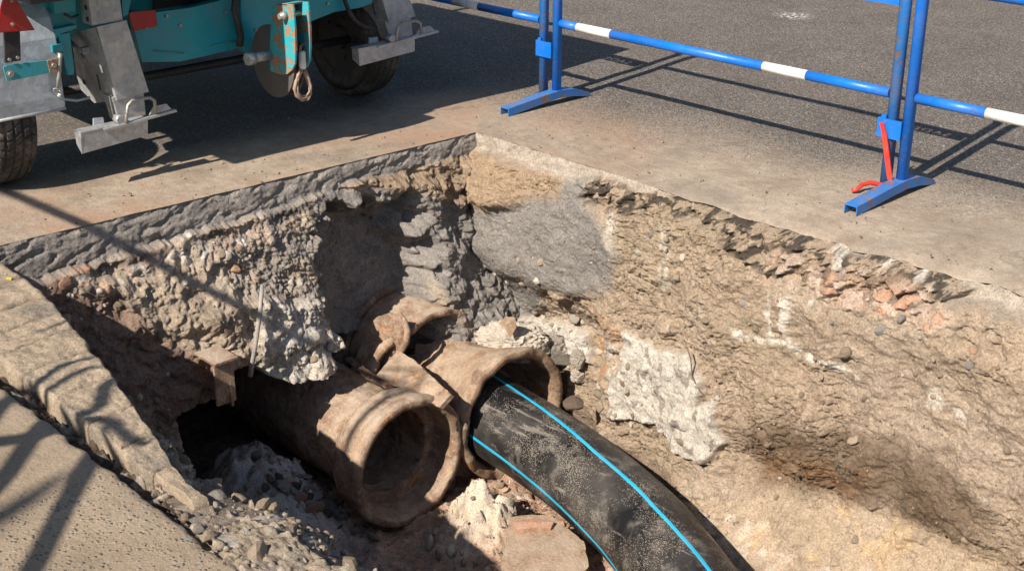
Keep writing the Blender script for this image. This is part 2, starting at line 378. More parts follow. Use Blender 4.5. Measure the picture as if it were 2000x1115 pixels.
def galv_mat(name, a, b, metal, rough):
    m, t, p = newmat(name); co = obj_co(t)
    vo = N(t, 'ShaderNodeTexVoronoi'); vo.inputs['Scale'].default_value = 42; vo.inputs['Randomness'].default_value = 1
    wn = N(t, 'ShaderNodeTexNoise'); wn.inputs['Scale'].default_value = 30; wn.inputs['Detail'].default_value = 4; t.links.new(co, wn.inputs['Vector'])
    ad = N(t, 'ShaderNodeVectorMath', operation='MULTIPLY_ADD'); t.links.new(wn.outputs['Color'], ad.inputs[0]); ad.inputs[1].default_value = (.03, .03, .03); t.links.new(co, ad.inputs[2]); t.links.new(ad.outputs[0], vo.inputs['Vector'])
    sc = N(t, 'ShaderNodeSeparateColor'); t.links.new(vo.outputs['Color'], sc.inputs[0])
    c = mix(t, ramp(t, noise(t, co, 6, 7, .7, .6), [(.35, 0.), (.65, 1.)]), a, b)
    c = mix(t, 1., c, ramp(t, sc.outputs[0], [(0, .86), (1, 1.12)]), 'MULTIPLY')
    c = mix(t, ramp(t, noise(t, co, 15, 7, .75), [(.58, 0.), (.68, .6)]), c, (.22, .20, .175))
    c = mix(t, ramp(t, noise(t, co, 9, 9, .8, 2.), [(.69, 0.), (.70, .8)]), c, (.10, .085, .075))
    t.links.new(c, p.inputs['Base Color']); p.inputs['Metallic'].default_value = metal
    t.links.new(ramp(t, sc.outputs[1], [(0, rough-.08), (1, rough+.15)]), p.inputs['Roughness'])
    bump(t, p, noise(t, co, 18, 5, .6), .002); return m
M['blue'] = paint_mat('blue_paint', (.004, .15, .60), amt=.635, scale=34, rough=.38, grime=.22)
M['blue_worn'] = paint_mat('blue_paint_worn', (.02, .16, .48), amt=.56, scale=26, rough=.5, grime=.55)
M['white'] = paint_mat('white_paint', (.78, .77, .72), (.25, .2, .16), amt=.66, scale=34, grime=.3)
M['teal'] = paint_mat('teal_paint', (.012, .30, .36), (.16, .09, .06), amt=.69, scale=9, grime=.35)
M['teal_rust'] = paint_mat('teal_paint_rusted', (.015, .36, .42), (.33, .17, .09), amt=.50, scale=22, rough=.5, grime=.3)
M['galv'] = galv_mat('galvanised_steel', (.50, .51, .51), (.36, .37, .38), .45, .42)
M['galv_dull'] = galv_mat('galvanised_sheet', (.44, .49, .54), (.36, .40, .44), .3, .48)
M['red_rod'] = paint_mat('red_paint', (.55, .035, .02), (.16, .07, .04), amt=.66, scale=30, rough=.45)
M['dark_metal'] = paint_mat('dark_metal', (.02, .02, .024), (.1, .06, .04), amt=.7, rough=.6)
M['steel'] = paint_mat('bare_steel', (.38, .36, .33), (.25, .14, .08), amt=.58, scale=18, rough=.45, metal=.6)
M['steel_dark'] = paint_mat('dull_steel', (.13, .125, .12), (.30, .15, .07), amt=.60, scale=16, rough=.55, metal=.4)
M['rope'] = paint_mat('wire_rope', (.30, .22, .16), (.30, .12, .06), amt=.58, scale=30, rough=.7)
M['rubber'] = paint_mat('tyre_rubber', (.028, .026, .025), (.10, .085, .07), amt=.56, scale=10, rough=.8, grime=.75, dirt=(.17, .145, .12))
M['reflector'] = paint_mat('red_reflector', (.42, .008, .016), (.2, .02, .02), amt=.8, rough=.22, grime=.2)
M['leaf'] = paint_mat('palm_leaf', (.05, .11, .025), (.12, .11, .03), amt=.66, rough=.5)
M['bark'] = rock_mat('palm_bark', (.20, .14, .09), (.11, .075, .05))
M['pestripe'] = paint_mat('blue_stripe_plastic', (.01, .38, .62), (.30, .32, .30), amt=.70, scale=20, rough=.5, grime=.25, dirt=(.25, .3, .3))
M['yellow_leaf'] = paint_mat('yellow_leaf', (.62, .45, .03), amt=.9)
M['clay'] = rust_mat('fired_clay', (.38, .27, .185), (.30, .20, .13), (.50, .25, .11), .60, .4)

# ------------------------------------------------------------------ edges of the trench, seen from above
NSE = 3.3                                     # detail ends here, outside the picture
def edge_l(y): return .04*np.minimum(y, 0) + .006*fbm(y*6, 0*y+3.3)            # left edge (x as a function of y)
def edge_r(x):
    return (.035*sstep(.9, 1.6, x)+.05*sstep(1.2, 3, x)+.045*sstep(1.1, 1.7, x)*fbm(x*5, 0*x+8.1)+.008*fbm(x*14, 0*x+1.1))*sstep(0, .1, x)
def edge_n(x):                                # near edge (y as a function of x)
    return np.interp(x, [-1, .3, .45, .8, 1.2, 1.6, 1.9, 2.4, 3, 7], [-2.40, -2.40, -2.41, -2.47, -2.55, -2.64, -2.72, -2.66, -2.6, -2.6])

# ------------------------------------------------------------------ road and pavement round the trench
gx = np.concatenate([-np.geomspace(40, 4, 14), np.arange(-3.9, 3.3, .06), np.linspace(3.3, 7, 12)])
ex = edge_r(gx)
off = np.concatenate([[0, .012, .03, .06], np.arange(.1, 3, .06), np.geomspace(3.1, 60, 14)])
GX, GO = np.meshgrid(gx, off, indexing='ij')
GY = ex[:, None]*np.exp(-GO/1.2)+GO
worn = sstep(.9, 1.5, GX)*np.exp(-GO/.09)*(.030+.02*fbm(GX*6, GY*6))
GZ = -worn + .004*fbm(GX*2, GY*2)*(GO > .02)*(GX > -4)
road = grid_mesh('road', np.stack([GX, GY, GZ], -1), None, M['road']); tag(road, kind='structure')
gy = np.concatenate([[-7], np.linspace(-6, -2.9, 12), np.arange(-2.8, -.04, .03), [0.]])
off2 = np.concatenate([[0, .01, .03, .06], np.arange(.1, 3, .06), np.geomspace(3.1, 40, 14)])
LY, LO = np.meshgrid(gy, off2, indexing='ij')
LX = edge_l(LY)*(1-np.clip(LO, 0, 1)) - LO
LZ = .004*fbm(LX*2, LY*2)*(LO > .02)*(LY < -.05)
pav = grid_mesh('pavement', np.stack([LX, LY, LZ], -1), None, M['road'], flip=True); tag(pav, kind='structure')

# ------------------------------------------------------------------ trench walls
def px_poly(pts, ax, v, uv): 
    r = [at(*q, ax, v) for q in pts]; return [(p[uv], -p[2]) for p in r]
def lerp(c, col_, m): return c*(1-m[..., None]) + np.asarray(col_)*m[..., None]

def left_wall():
    y = np.concatenate([np.arange(-2.62, .06, .0046)]); d = np.arange(0, 1.56, .0048)
    Y, D = np.meshgrid(y, d, indexing='ij')
    wu = .05*fbm(Y*4, D*4, 2.); wv = .05*fbm(Y*4+9, D*4, 5.)
    wa = .09*fbm(Y*11, D*11, 22., 3); wb = .09*fbm(Y*11+9, D*11, 25., 3)
    U, V = Y+wu*.6, D+wv*.6
    K = lambda pts, soft=.03, pl=.12: polymask(U, V, px_poly(pts, 0, pl, 1), soft)
    tc = np.interp(y, [-2.6, -2.2, -1.9, -1.5, -1.1, -.7, -.2, .1], [.17, .16, .14, .13, .115, .09, .09, .09])[:, None] + .016*fbm(Y*5, 0*Y) + .01*fbm(Y*22, 0*Y+4)
    crust = 1-sstep(-.006, .006, D-tc)
    # --- body of the soil
    base = -.005 + .34*np.maximum(D-tc, 0)
    base = np.where(D > 1.0, base+.2*(D-1.0), base)
    ramp_ = sstep(-.02, .34, D-tc)
    def macro():
        m_ = base + ramp_*(.055*fbm(Y*2.4, D*2.4, 1.)*.95 + .10*np.exp(-(((Y+1.14)/.17)**2+((D-.40)/.30)**2)) + .06*np.exp(-(((Y+1.75)/.25)**2+((D-.36)/.14)**2)) + .05*np.exp(-(((Y+1.55)/.2)**2+((D-.62)/.18)**2)))
        return m_
    crev = np.exp(-((D-tc-.035)/.03)**2)*sstep(-.1, .5, fbm(Y*3, 0*Y+2.2))*.04
    mac = macro()-crev; dS = np.sqrt(np.diff(D, axis=1)**2+np.diff(mac, axis=1)**2); S = np.concatenate([D[:, :1], D[:, :1]+np.cumsum(dS, 1)], 1)
    f1, r1 = facets(Y*9+wa*5, S*9+wb*5, 3); f2, r2 = facets(Y*25+wa*9, S*25+wb*9, 9)
    big = .04*fbm(Y*7, S*7, 3.) + .024*(ridge(Y*12+wa*4, S*14+wb*4, 4., 4)-.6) + .006*fbm(Y*42, S*42, 6.)
    chunk = .028*f1 + .004*f2
    white = K([(500,570),(560,590),(620,570),(665,640),(668,720),(600,745),(540,750),(480,720),(490,620)], .03)
    pink = K([(170,480),(260,440),(350,425),(420,440),(530,410),(560,470),(470,520),(330,540),(240,565),(150,560)], .03)
    mortar1 = K([(430,420),(560,410),(650,395),(655,600),(610,640),(560,620),(470,560),(420,500)], .04)
    alc = K([(652,405),(700,390),(780,380),(852,400),(870,470),(840,545),(850,600),(900,660),(760,760),(650,760),(648,600)], .02)
    mortar2 = K([(830,390),(880,400),(1000,380),(1010,620),(900,660),(840,545),(850,470)], .03)
    brown = K([(450,420),(540,385),(640,372),(700,352),(760,328),(830,312),(950,265),(1010,330),(1010,400),(900,398),(820,390),(740,385),(650,400),(560,412)], .03)
    amp_ = .25+.75*sstep(.0, .14, D-tc)
    X = mac + amp_*(big*.95 + chunk*(.28+.40*white+.40*pink)) 
    X = X*(1-.35*mortar1) + mortar1*(.02+.012*fbm(Y*60, D*60, 2.))
    # crevice under the crust, on the left
    X += .05*white*ramp_
    # recess over the broken pipe and the grey block right of it
    rec = polymask(U+.06*fbm(Y*9, D*9, 77., 3), V+.05*fbm(Y*9, D*9, 78., 3), [(-1.02,.24),(-.90,.20),(-.76,.22),(-.50,.24),(-.45,.42),(-.42,.75),(-.5,1.2),(-.98,1.2),(-1.02,.7)], .025+.07*sstep(-.8, -.55, Y))
    X = X*(1-rec) + rec*(-.19+.25*np.maximum(D-.3, 0)+.03*fbm(Y*6, D*6, 7.)+.006*fbm(Y*50, D*50))
    blk = np.exp(-(((Y+.28)/.17)**2+((D-.42)/.2)**2)); X += .05*blk
    X += .03*mortar2*fbm(Y*5, D*5, 11.)
    X += .06*brown*(.3+np.clip(fbm(Y*4, D*9, 13.), -.5, .8)) + .012*brown*facets(Y*40, D*40, 5)[0]
    # mouth of the cave the old pipe comes out of
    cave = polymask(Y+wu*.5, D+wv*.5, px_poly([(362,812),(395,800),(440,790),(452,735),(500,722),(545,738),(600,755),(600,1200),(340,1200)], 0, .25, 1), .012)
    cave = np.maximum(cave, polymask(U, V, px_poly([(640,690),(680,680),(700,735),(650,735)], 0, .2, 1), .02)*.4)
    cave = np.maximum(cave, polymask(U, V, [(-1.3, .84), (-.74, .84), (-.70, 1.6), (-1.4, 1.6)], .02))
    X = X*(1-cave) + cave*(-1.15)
    # --- crust: broken concrete, almost plumb
    fc, rc = facets(Y*9+wa*5, D*16+wb*5, 21)
    cr = edge_l(Y) + .004 + .13*D + .0035*fc + .004*fbm(Y*9, D*20, 8.) + .002*fbm(Y*40, D*60, 8.) + .012*sstep(.55, .9, ridge(Y*5+D*6, D*9, 3.))*-1
    cr -= .012*np.exp(-D/.008)
    X = crust*cr + (1-crust)*X
    X = np.where(D < 1e-6, edge_l(Y), X)
    # --- colour of the ground itself
    c = np.empty(Y.shape+(3,)); c[:] = (.38, .305, .23)
    v = fbm(Y*3, D*3, 20.); c = lerp(c, (.26, .21, .16), sstep(-.1, .6, v)); c = lerp(c, (.41, .345, .265), sstep(.1, .7, -v)*.8)
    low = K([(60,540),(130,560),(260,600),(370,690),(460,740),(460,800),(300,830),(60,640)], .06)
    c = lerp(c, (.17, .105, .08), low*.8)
    c = lerp(c, (.27, .19, .125), brown*(.75+.2*fbm(Y*8, D*8)))
    c = lerp(c, (.25, .228, .205), mortar1*.75*sstep(-.6, .1, fbm(Y*6, D*6, 31.)))
    c = lerp(c, (.215, .20, .187), np.maximum(alc, mortar2)*.92)
    c = lerp(c, (.46, .425, .375), white*(.6+.4*sstep(-.2, .3, fbm(Y*10, D*10, 4.))))
    pk = pink*sstep(.25, .45, r1)
    c = lerp(c, (.42, .32, .25), pk*.7); c = lerp(c, (.50, .23, .14), pink*sstep(.78, .84, r1)*.9); c = lerp(c, (.55, .5, .45), pink*sstep(.80, .84, r2)*.8)
    c *= (1+.28*(r2-.5))[..., None]
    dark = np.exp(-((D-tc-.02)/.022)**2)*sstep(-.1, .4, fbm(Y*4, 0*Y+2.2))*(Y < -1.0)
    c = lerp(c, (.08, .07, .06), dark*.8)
    gc = np.array((.27, .243, .218))*(1+.18*fbm(Y*5, D*9, 2.)+.12*(rc-.5))[..., None]
    c = lerp(c, gc, crust); 
    c = lerp(c, (.30, .25, .2), np.exp(-D/.008))
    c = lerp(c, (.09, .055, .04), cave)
    return Y, D, X, c
Yl, Dl, Xl, cl = left_wall()
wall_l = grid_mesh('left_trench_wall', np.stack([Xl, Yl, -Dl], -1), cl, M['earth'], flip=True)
tag(wall_l, kind='structure')

def right_wall():
    x = np.concatenate([np.arange(-.6, NSE, .0048), np.linspace(NSE, 7, 80)]); d = np.arange(0, 1.5, .0048)
    X, D = np.meshgrid(x, d, indexing='ij')
    wu = .05*fbm(X*4, D*4, 12.); wv = .05*fbm(X*4+9, D*4, 15.)
    wa = .09*fbm(X*11, D*11, 22., 3); wb = .09*fbm(X*11+9, D*11, 25., 3)
    U, V = X+wu*.7, D+wv*.7
    K = lambda pts, soft=.03, pl=-.05: polymask(U, V, px_poly(pts, 1, pl, 0), soft)
    grey = K([(950,405),(1040,390),(1100,380),(1112,335),(1150,345),(1145,395),(1190,430),(1222,505),(1205,560),(1130,572),(1062,558),(1010,620),(880,680),(800,600),(800,420)], .04)
    brownm = K([(900,262),(1000,305),(1100,330),(1112,392),(960,405),(850,420),(850,280)], .03)
    black = K([(1140,345),(1250,368),(1400,385),(1500,420),(1580,455),(1700,485),(1830,510),(1880,560),(1815,600),(1640,562),(1500,505),(1400,428),(1260,412),(1165,395)], .02, .0)
    orange = K([(1490,480),(1560,505),(1680,525),(1790,575),(1862,622),(1830,652),(1700,612),(1600,570),(1550,545)], .02, -.08)
    white = K([(1218,640),(1240,665),(1285,690),(1345,688),(1380,740),(1385,790),(1420,785),(1440,860),(1400,890),(1340,885),(1290,830),(1200,810),(1195,760),(1215,720)], .010, -.11)
    white2 = K([(940,650),(990,625),(1060,640),(1120,660),(1130,720),(1060,700),(960,670)], .02)
    whr = K([(1180,690),(1215,650),(1235,720),(1200,745)], .03)
    soft_shade = K([(1440,850),(1490,825),(1600,830),(1750,872),(1850,925),(1930,995),(1910,1070),(1800,1050),(1650,985),(1480,940)], .06, -.14)  # soft shadow band, put into the wall colour
    ostain = K([(1150,610),(1190,600),(1230,640),(1215,700),(1190,760),(1160,740),(1130,690)], .05)
    ost2 = K([(1450,850),(1560,860),(1700,940),(1650,975),(1480,940)], .05, -.14)
    cream = K([(1380,950),(1560,945),(1760,1000),(1950,1080),(1990,1200),(1500,1200),(1400,1040)], .04)
    smooth = K([(1640,620),(1800,640),(1900,760),(2100,800),(2100,1000),(1900,980),(1700,900),(1660,760)], .08)
    er = edge_r(X)
    # profile: worn crust, then a wall that leans a little, a hollow at pipe height
    prof = er - (.07+.09*sstep(1.2, 1.7, X))*(1-np.exp(-D/.06)) - .06*D
    prof += .19*sstep(.52, .86, D)*(1-sstep(.82, 1.0, X))
    hollow = np.exp(-((D-1.0)/.11)**2)*sstep(1.6, 1.9, X)*.05
    prof += hollow - .10*sstep(1.0, 1.3, D)*sstep(1.5, 1.9, X)
    big = .040*fbm(X*1.9, D*2.6, 1.) + .020*fbm(X*5, D*7, 3.) + .009*fbm(X*13, D*17, 4.) + .006*(ridge(X*24+wa*5, D*34+wb*5, 6., 4)-.6) + .003*fbm(X*70, D*80, 6.)
    # clay breaks in flat scales: a sharp-edged step where the scales end
    sc_ = fbm(X*3.2+wu*6, D*6.5+wv*6, 40., 5, .6)
    lay = (sc_*3.2) % 1.0; scale_ = .018*np.where(lay < .93, lay/.93, (1-lay)/.07)
    sc2 = fbm(X*8+wu*9, D*15+wv*9, 44., 4, .6); lay2 = (sc2*2.6) % 1.0; scale2 = .012*np.where(lay2 < .85, lay2/.85, (1-lay2)/.15)
    f1, r1 = facets(X*9+wa*5, D*11+wb*5, 33); f2, r2 = facets(X*24+wa*9, D*28+wb*9, 39)
    rough = 1-.75*grey-.75*smooth*.8-.85*white-.4*cream
    rough = np.clip(rough, .05, 1)*.62
    bumps = big*(1-.4*grey-.45*white) + 1.15*rough*((scale_-.012)*(.3+.9*sstep(-.3, .3, fbm(X*1.7, D*2, 61.)))+.6*scale2-.004) + .006*f1*rough + .002*f2*np.maximum(rough, .2)
    F1, F2, R3, _o = cells(X*9+wu*10, D*10+wv*10, 51)      # embedded cobbles show as round humps
    peb = np.where(R3[..., 0] > .74, np.sqrt(np.clip(1-(F1/(.22+.2*R3[..., 1]))**2, 0, 1)), 0)*.022*(1-grey)*(1-smooth)*sstep(.3, .6, D)
    Yw = prof - bumps - peb
    Yw -= .03*grey*sstep(.2, .8, fbm(X*1.4, D*1.6, 5.)+.5) + .02*grey + .0035*grey*fbm(X*80, D*80)
    Yw -= .03*white + .004*white*f1 + .002*white*f2
    Yw -= .015*orange*(.5+f1) + .02*black*(f2-.8)
    Yw -= .012*black*f2 + .008*black*fbm(X*60, D*60, 9.) + .02*black*(1-1.6*sstep(-.1, .4, fbm(X*9, D*12, 71.)))
    Yw -= .10*np.exp(-(((X-.25)/.25)**2+((D-.25)/.12)**2))*(1-grey)
    Yw -= .05*white2
    # dried-out cracks
    crk = np.clip(1-np.abs(perlin(X*2.6+wu*14, D*5.2+wv*14, 90.))/.022, 0, 1)*sstep(0., .2, perlin(X*1.3, D*1.3, 95.))*rough
    Yw += .034*crk
    top = 1-sstep(.06, .085, D+.02*fbm(X*8, D*0)); top *= (1-black)
    Yw = top*(er - .40*D*sstep(-.2, .4, X)*.7 - .004*fbm(X*30, D*30) - .01*f1) + (1-top)*Yw
    Yw = np.where(D < 1e-6, er, Yw)
    Zw = -D - .030*sstep(.9, 1.5, X)*np.exp(-D/.06)*0 
    worn = sstep(.9, 1.5, X)*(.030+.02*fbm(X*6, er*6)); Zw = -D - worn*np.exp(-D/.05)
    # a white-smeared flap of cloth-like clay and the old root are separate objects
    c = np.empty(X.shape+(3,)); c[:] = (.325, .25, .18)
    v = fbm(X*2.2, D*3, 20.); c = lerp(c, (.30, .235, .165), sstep(0, .6, v)); c = lerp(c, (.36, .292, .222), sstep(.05, .6, -v)*.8)
    c = lerp(c, (.33, .262, .20), smooth*.6)
    c = lerp(c, (.30, .215, .14), brownm*.85)
    c = lerp(c, np.array((.205, .192, .178))*(1+.22*fbm(X*4, D*4, 66.))[..., None], grey*.93)
    c = lerp(c, (.045, .038, .032), black*sstep(-.15, .12, fbm(X*14, D*22, 3.)+.5*fbm(X*50, D*60, 3.))*.9)
    c = lerp(c, (.42, .29, .205), orange*(.25+.5*r1)); c = lerp(c, (.46, .36, .29), orange*sstep(.5, .6, r2)*.7); c = lerp(c, (.46, .24, .15), orange*sstep(.84, .88, r2)*.7)
    c = lerp(c, (.40, .20, .09), ostain*.65*sstep(-.5, .3, fbm(X*9, D*9, 6.)))
    c = lerp(c, (.10, .066, .043), soft_shade*.95*(.8+.3*fbm(X*6, D*6)))
    c = lerp(c, (.33, .16, .06), ost2*.22*sstep(-.3, .4, fbm(X*7, D*7, 9.)))
    c = lerp(c, (.38, .295, .21), cream*.7); c = lerp(c, (.50, .35, .18), cream*.4*sstep(.1, .4, fbm(X*5, D*5, 19.)))
    wt = np.maximum(white, .8*whr*sstep(-.2, .2, fbm(X*12, D*12, 3.)))
    c = lerp(c, np.array((.47, .43, .37))*(1+.16*fbm(X*14, D*14, 55.))[..., None], wt); c = lerp(c, (.48, .45, .40), white2*.9)
    Fa, Fb, Ra, _o = cells(X*17+wa*7, D*13+wb*7, 71)
    flake = wt*((Ra[..., 0] > .45) & (Fa < .14+.3*Ra[..., 1])); c = lerp(c, (.24, .21, .18), flake*.85)
    for pts, k in (([(1523,560),(1537,560),(1540,655),(1526,655)], .7), ([(1555,570),(1572,570),(1575,665),(1560,665)], .75),
                   ([(1458,632),(1480,645),(1570,660),(1640,690),(1700,735),(1690,745),(1600,690),(1540,668),(1460,650)], .75),
                   ([(1700,490),(1716,490),(1712,520),(1700,520)], .8), ([(1770,490),(1785,490),(1784,560),(1772,560)], .8),
                   ([(1570,420),(1600,425),(1640,470),(1650,520),(1625,500),(1590,450)], .7), ([(1690,480),(1710,485),(1705,530),(1690,525)], .6),
                   ([(1800,750),(1840,745),(1850,790),(1880,800),(1900,815),(1850,808),(1805,790)], .6), ([(1920,560),(1990,560),(2000,590),(1930,600)], .6),
                   ([(1300,440),(1312,440),(1318,560),(1300,560)], .6), ([(1190,400),(1215,415),(1215,500),(1200,470)], .5), ([(1410,780),(1430,765),(1430,800),(1415,810)], .8)):
        mk = polymask(U, V, px_poly(pts, 1, -.05, 0), .012); c = lerp(c, (.62, .57, .49), mk*k*sstep(-.5, .2, fbm(X*20, D*9, 2.)))
    c *= (1+.22*(r2-.5)*np.maximum(rough, .15))[..., None]
    tcol = np.array((.36, .31, .255))*(1+.15*fbm(X*12, D*30))[..., None]
    c = lerp(c, tcol, top*(1-black))
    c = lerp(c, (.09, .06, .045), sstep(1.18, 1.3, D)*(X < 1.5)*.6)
    return X, D, Yw, Zw, c
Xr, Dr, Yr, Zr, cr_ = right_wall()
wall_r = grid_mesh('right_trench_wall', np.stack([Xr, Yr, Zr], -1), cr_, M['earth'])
tag(wall_r, kind='structure')

def near_wall():
    x = np.arange(-.2, 3.6, .0085); x = np.concatenate([x, np.linspace(3.62, 7, 40)]); d = np.arange(0, 1.55, .0085)
    X, D = np.meshgrid(x, d, indexing='ij')
    sl = np.interp(X, [-.2, 1.25, 1.5, 1.75, 2.0, 2.4, 3], [.03, .04, .13, .20, .24, .26, .22])
    f1, r1 = facets(X*9, D*9, 60); f2, r2 = facets(X*22+.4*fbm(X*9, D*9), D*22, 61); f3, r3 = facets(X*48, D*48, 62)
    amp = sstep(0, .03, D)
    Y = edge_n(X) - .05*(X < 1.9)*0 + sl*(1-np.exp(-D/.16)) + .08*D + amp*(.05*fbm(X*4, D*4, 1.) + .03*f1 + .026*f2 + .012*f3)
    Z = -D*.9 + amp*.02*fbm(X*9, D*9, 8.)
    tz = np.interp(X, [-.2, 1.3, 1.55, 1.95, 2.2, 3.5], [-.10, -.09, -.045, -.02, .0, .0]); Z = Z + tz
    Y = Y - np.interp(X, [-.2, 1.7, 2.2, 7], [.0, .02, .12, .16])*np.exp(-D/.03)
    c = np.empty(X.shape+(3,)); c[:] = (.28, .235, .185); c = lerp(c, (.20, .16, .125), sstep(.3, .7, r1)); c = lerp(c, (.42, .37, .31), sstep(.8, .86, r2))
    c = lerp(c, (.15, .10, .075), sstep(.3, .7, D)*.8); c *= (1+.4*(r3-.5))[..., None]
    return np.stack([X, Y, Z], -1), c
Pn, cn = near_wall()
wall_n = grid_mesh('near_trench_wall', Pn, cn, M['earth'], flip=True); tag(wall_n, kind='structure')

def floor_height(X, Y):
    z = -1.45 + .03*fbm(X*3, Y*3, 1.) + .014*fbm(X*10, Y*10, 2.)
    z = z + .30*np.exp(-(((X-.20)/.36)**2+((Y+1.47)/.24)**2)**1.8)                       # rubble left of the old pipe
    z = z + .22*np.exp(-(((X-.98)/.17)**2+((Y+.84)/.17)**2)**1.3)
    z = z + .08*sstep(1.1, 1.5, X)                        # pale lump between the pipes
    z = z + .22*sstep(1.35, 1.8, X)*sstep(-.60, -.10, Y)                            # ledge at the foot of the right wall
    z = z + .10*sstep(.25, .0, -(Y+.25))*(X < 1.2)
    return z
def floor_():
    x = np.concatenate([np.linspace(-1.4, -.2, 50), np.arange(-.19, 3.0, .0095), np.linspace(3.02, 7, 60)])
    y = np.arange(-2.8, .22, .0095)
    X, Y = np.meshgrid(x, y, indexing='ij')
    f1, r1 = facets(X*12+.4*fbm(X*5, Y*5), Y*12, 80); f2, r2 = facets(X*28+.4*fbm(X*5, Y*5), Y*28, 81)
    lump = np.exp(-(((X-.98)/.20)**2+((Y+.84)/.20)**2)**1.5); rub = np.exp(-(((X-.26)/.46)**2+((Y+1.46)/.27)**2)**1.5)
    ledge = np.maximum(sstep(1.35, 1.8, X)*sstep(-.42, -.12, Y), sstep(.95, 1.2, X)*sstep(-.5, -.35, Y))
    Z = floor_height(X, Y) + (.018+.05*lump+.024*rub)*f1*(1-.6*ledge) + (.010+.016*lump+.012*rub)*f2
    Z = Z + .25*sstep(-2.15, -2.6, Y)
    c = np.empty(X.shape+(3,)); c[:] = (.37, .235, .165)
    c = lerp(c, (.27, .16, .115), sstep(0, .5, fbm(X*4, Y*4, 3.)))
    c = lerp(c, (.58, .49, .38), lump); c = lerp(c, (.52, .48, .45), rub*.9); c = lerp(c, (.365, .285, .205), ledge*.9)
    c = lerp(c, (.50, .34, .17), ledge*.4*sstep(.1, .5, fbm(X*5, Y*5, 8.)))
    floor_shade = polymask(X+.06*fbm(X*5, Y*5), Y+.06*fbm(X*5+4, Y*5), [at(*q, 2, -1.18)[:2] for q in [(1440,850),(1600,850),(1750,900),(1920,1000),(1900,1045),(1800,1025),(1650,965),(1480,935)]], .05)  # the soft shadow band carried on in the floor colour
    c = lerp(c, (.16, .10, .06), floor_shade*.8)
    c = lerp(c, (.46, .40, .33), sstep(.85, .9, r2)*.6); c *= (1+.3*(r1-.5))[..., None]
    return X, Y, Z, c
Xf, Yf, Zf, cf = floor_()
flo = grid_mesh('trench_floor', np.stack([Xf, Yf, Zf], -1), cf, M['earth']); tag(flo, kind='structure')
def zfloor(x, y):
    i = int(np.argmin(np.abs(Xf[:, 0]-x))); j = int(np.argmin(np.abs(Yf[0]-y))); return float(Zf[i, j])

# ------------------------------------------------------------------ near side: slab, gap, row of paving stones
xs = np.concatenate([np.linspace(-6, .4, 30), np.arange(.42, 3.2, .02), np.linspace(3.3, 8, 14)])
prof = [(-9, 0), (-3.6, 0), (-3.2, 0), (-3.0, 0), (-2.9, 0), (-2.86, 0), (-2.84, -.001), (-2.828, -.004), (-2.822, -.012), (-2.820, -.03), (-2.818, -.13)]
P = np.zeros((len(xs), len(prof), 3))
for j, (yy, zz) in enumerate(prof):
    e = (.012*fbm(xs*9, 0*xs+5.)+.006*fbm(xs*35, 0*xs)) if yy > -3 else 0*xs
    brk = sstep(2.2, 2.5, xs)*.0
    P[:, j, 0] = xs; P[:, j, 1] = yy + e*(.3 if yy < -2.85 else 1) ; P[:, j, 2] = zz
slab = grid_mesh('concrete_slab', P, None, M['slab'], flip=False, smooth=False); tag(slab, kind='structure')
# broken outer end of the slab, past the last stone
def bed():
    x = np.concatenate([np.linspace(-5.5, .3, 20), np.arange(.3, 3.1, .009), np.linspace(3.15, 7.5, 20)]); s = np.linspace(0, 1, 46)
    X, S = np.meshgrid(x, s, indexing='ij')
    Y = -2.84 + S*(edge_n(X)+.02+2.84)
    f1, r1 = facets(X*20, Y*20, 90); f2, r2 = facets(X*45, Y*45, 91)
    rise = np.interp(X, [-6, 1.75, 2.05, 2.2, 8], [0, 0, .03, .056, .056])
    Z = -.062 + rise + .02*f1*(1-.5*(X > 2.1)) + .014*f2 + .012*fbm(X*9, Y*9)
    c = np.empty(X.shape+(3,)); c[:] = (.085, .065, .05); c = lerp(c, (.27, .22, .165), sstep(1.9, 2.15, X)); c = lerp(c, (.33, .29, .24), sstep(.75, .8, r2)*.7)
    c *= (1+.3*(r1-.5))[..., None]
    return np.stack([X, Y, Z], -1), c
Pb, cb = bed(); bedo = grid_mesh('paving_bed', Pb, cb, M['earth']); tag(bedo, kind='structure')
M['paver'] = earth_mat('paving_stone', .003, .9)
jx = [-.62, -.40, -.18, .05, .26, .478, .64, .80, .98, 1.20, 1.41, 1.60, 1.78, 2.00]
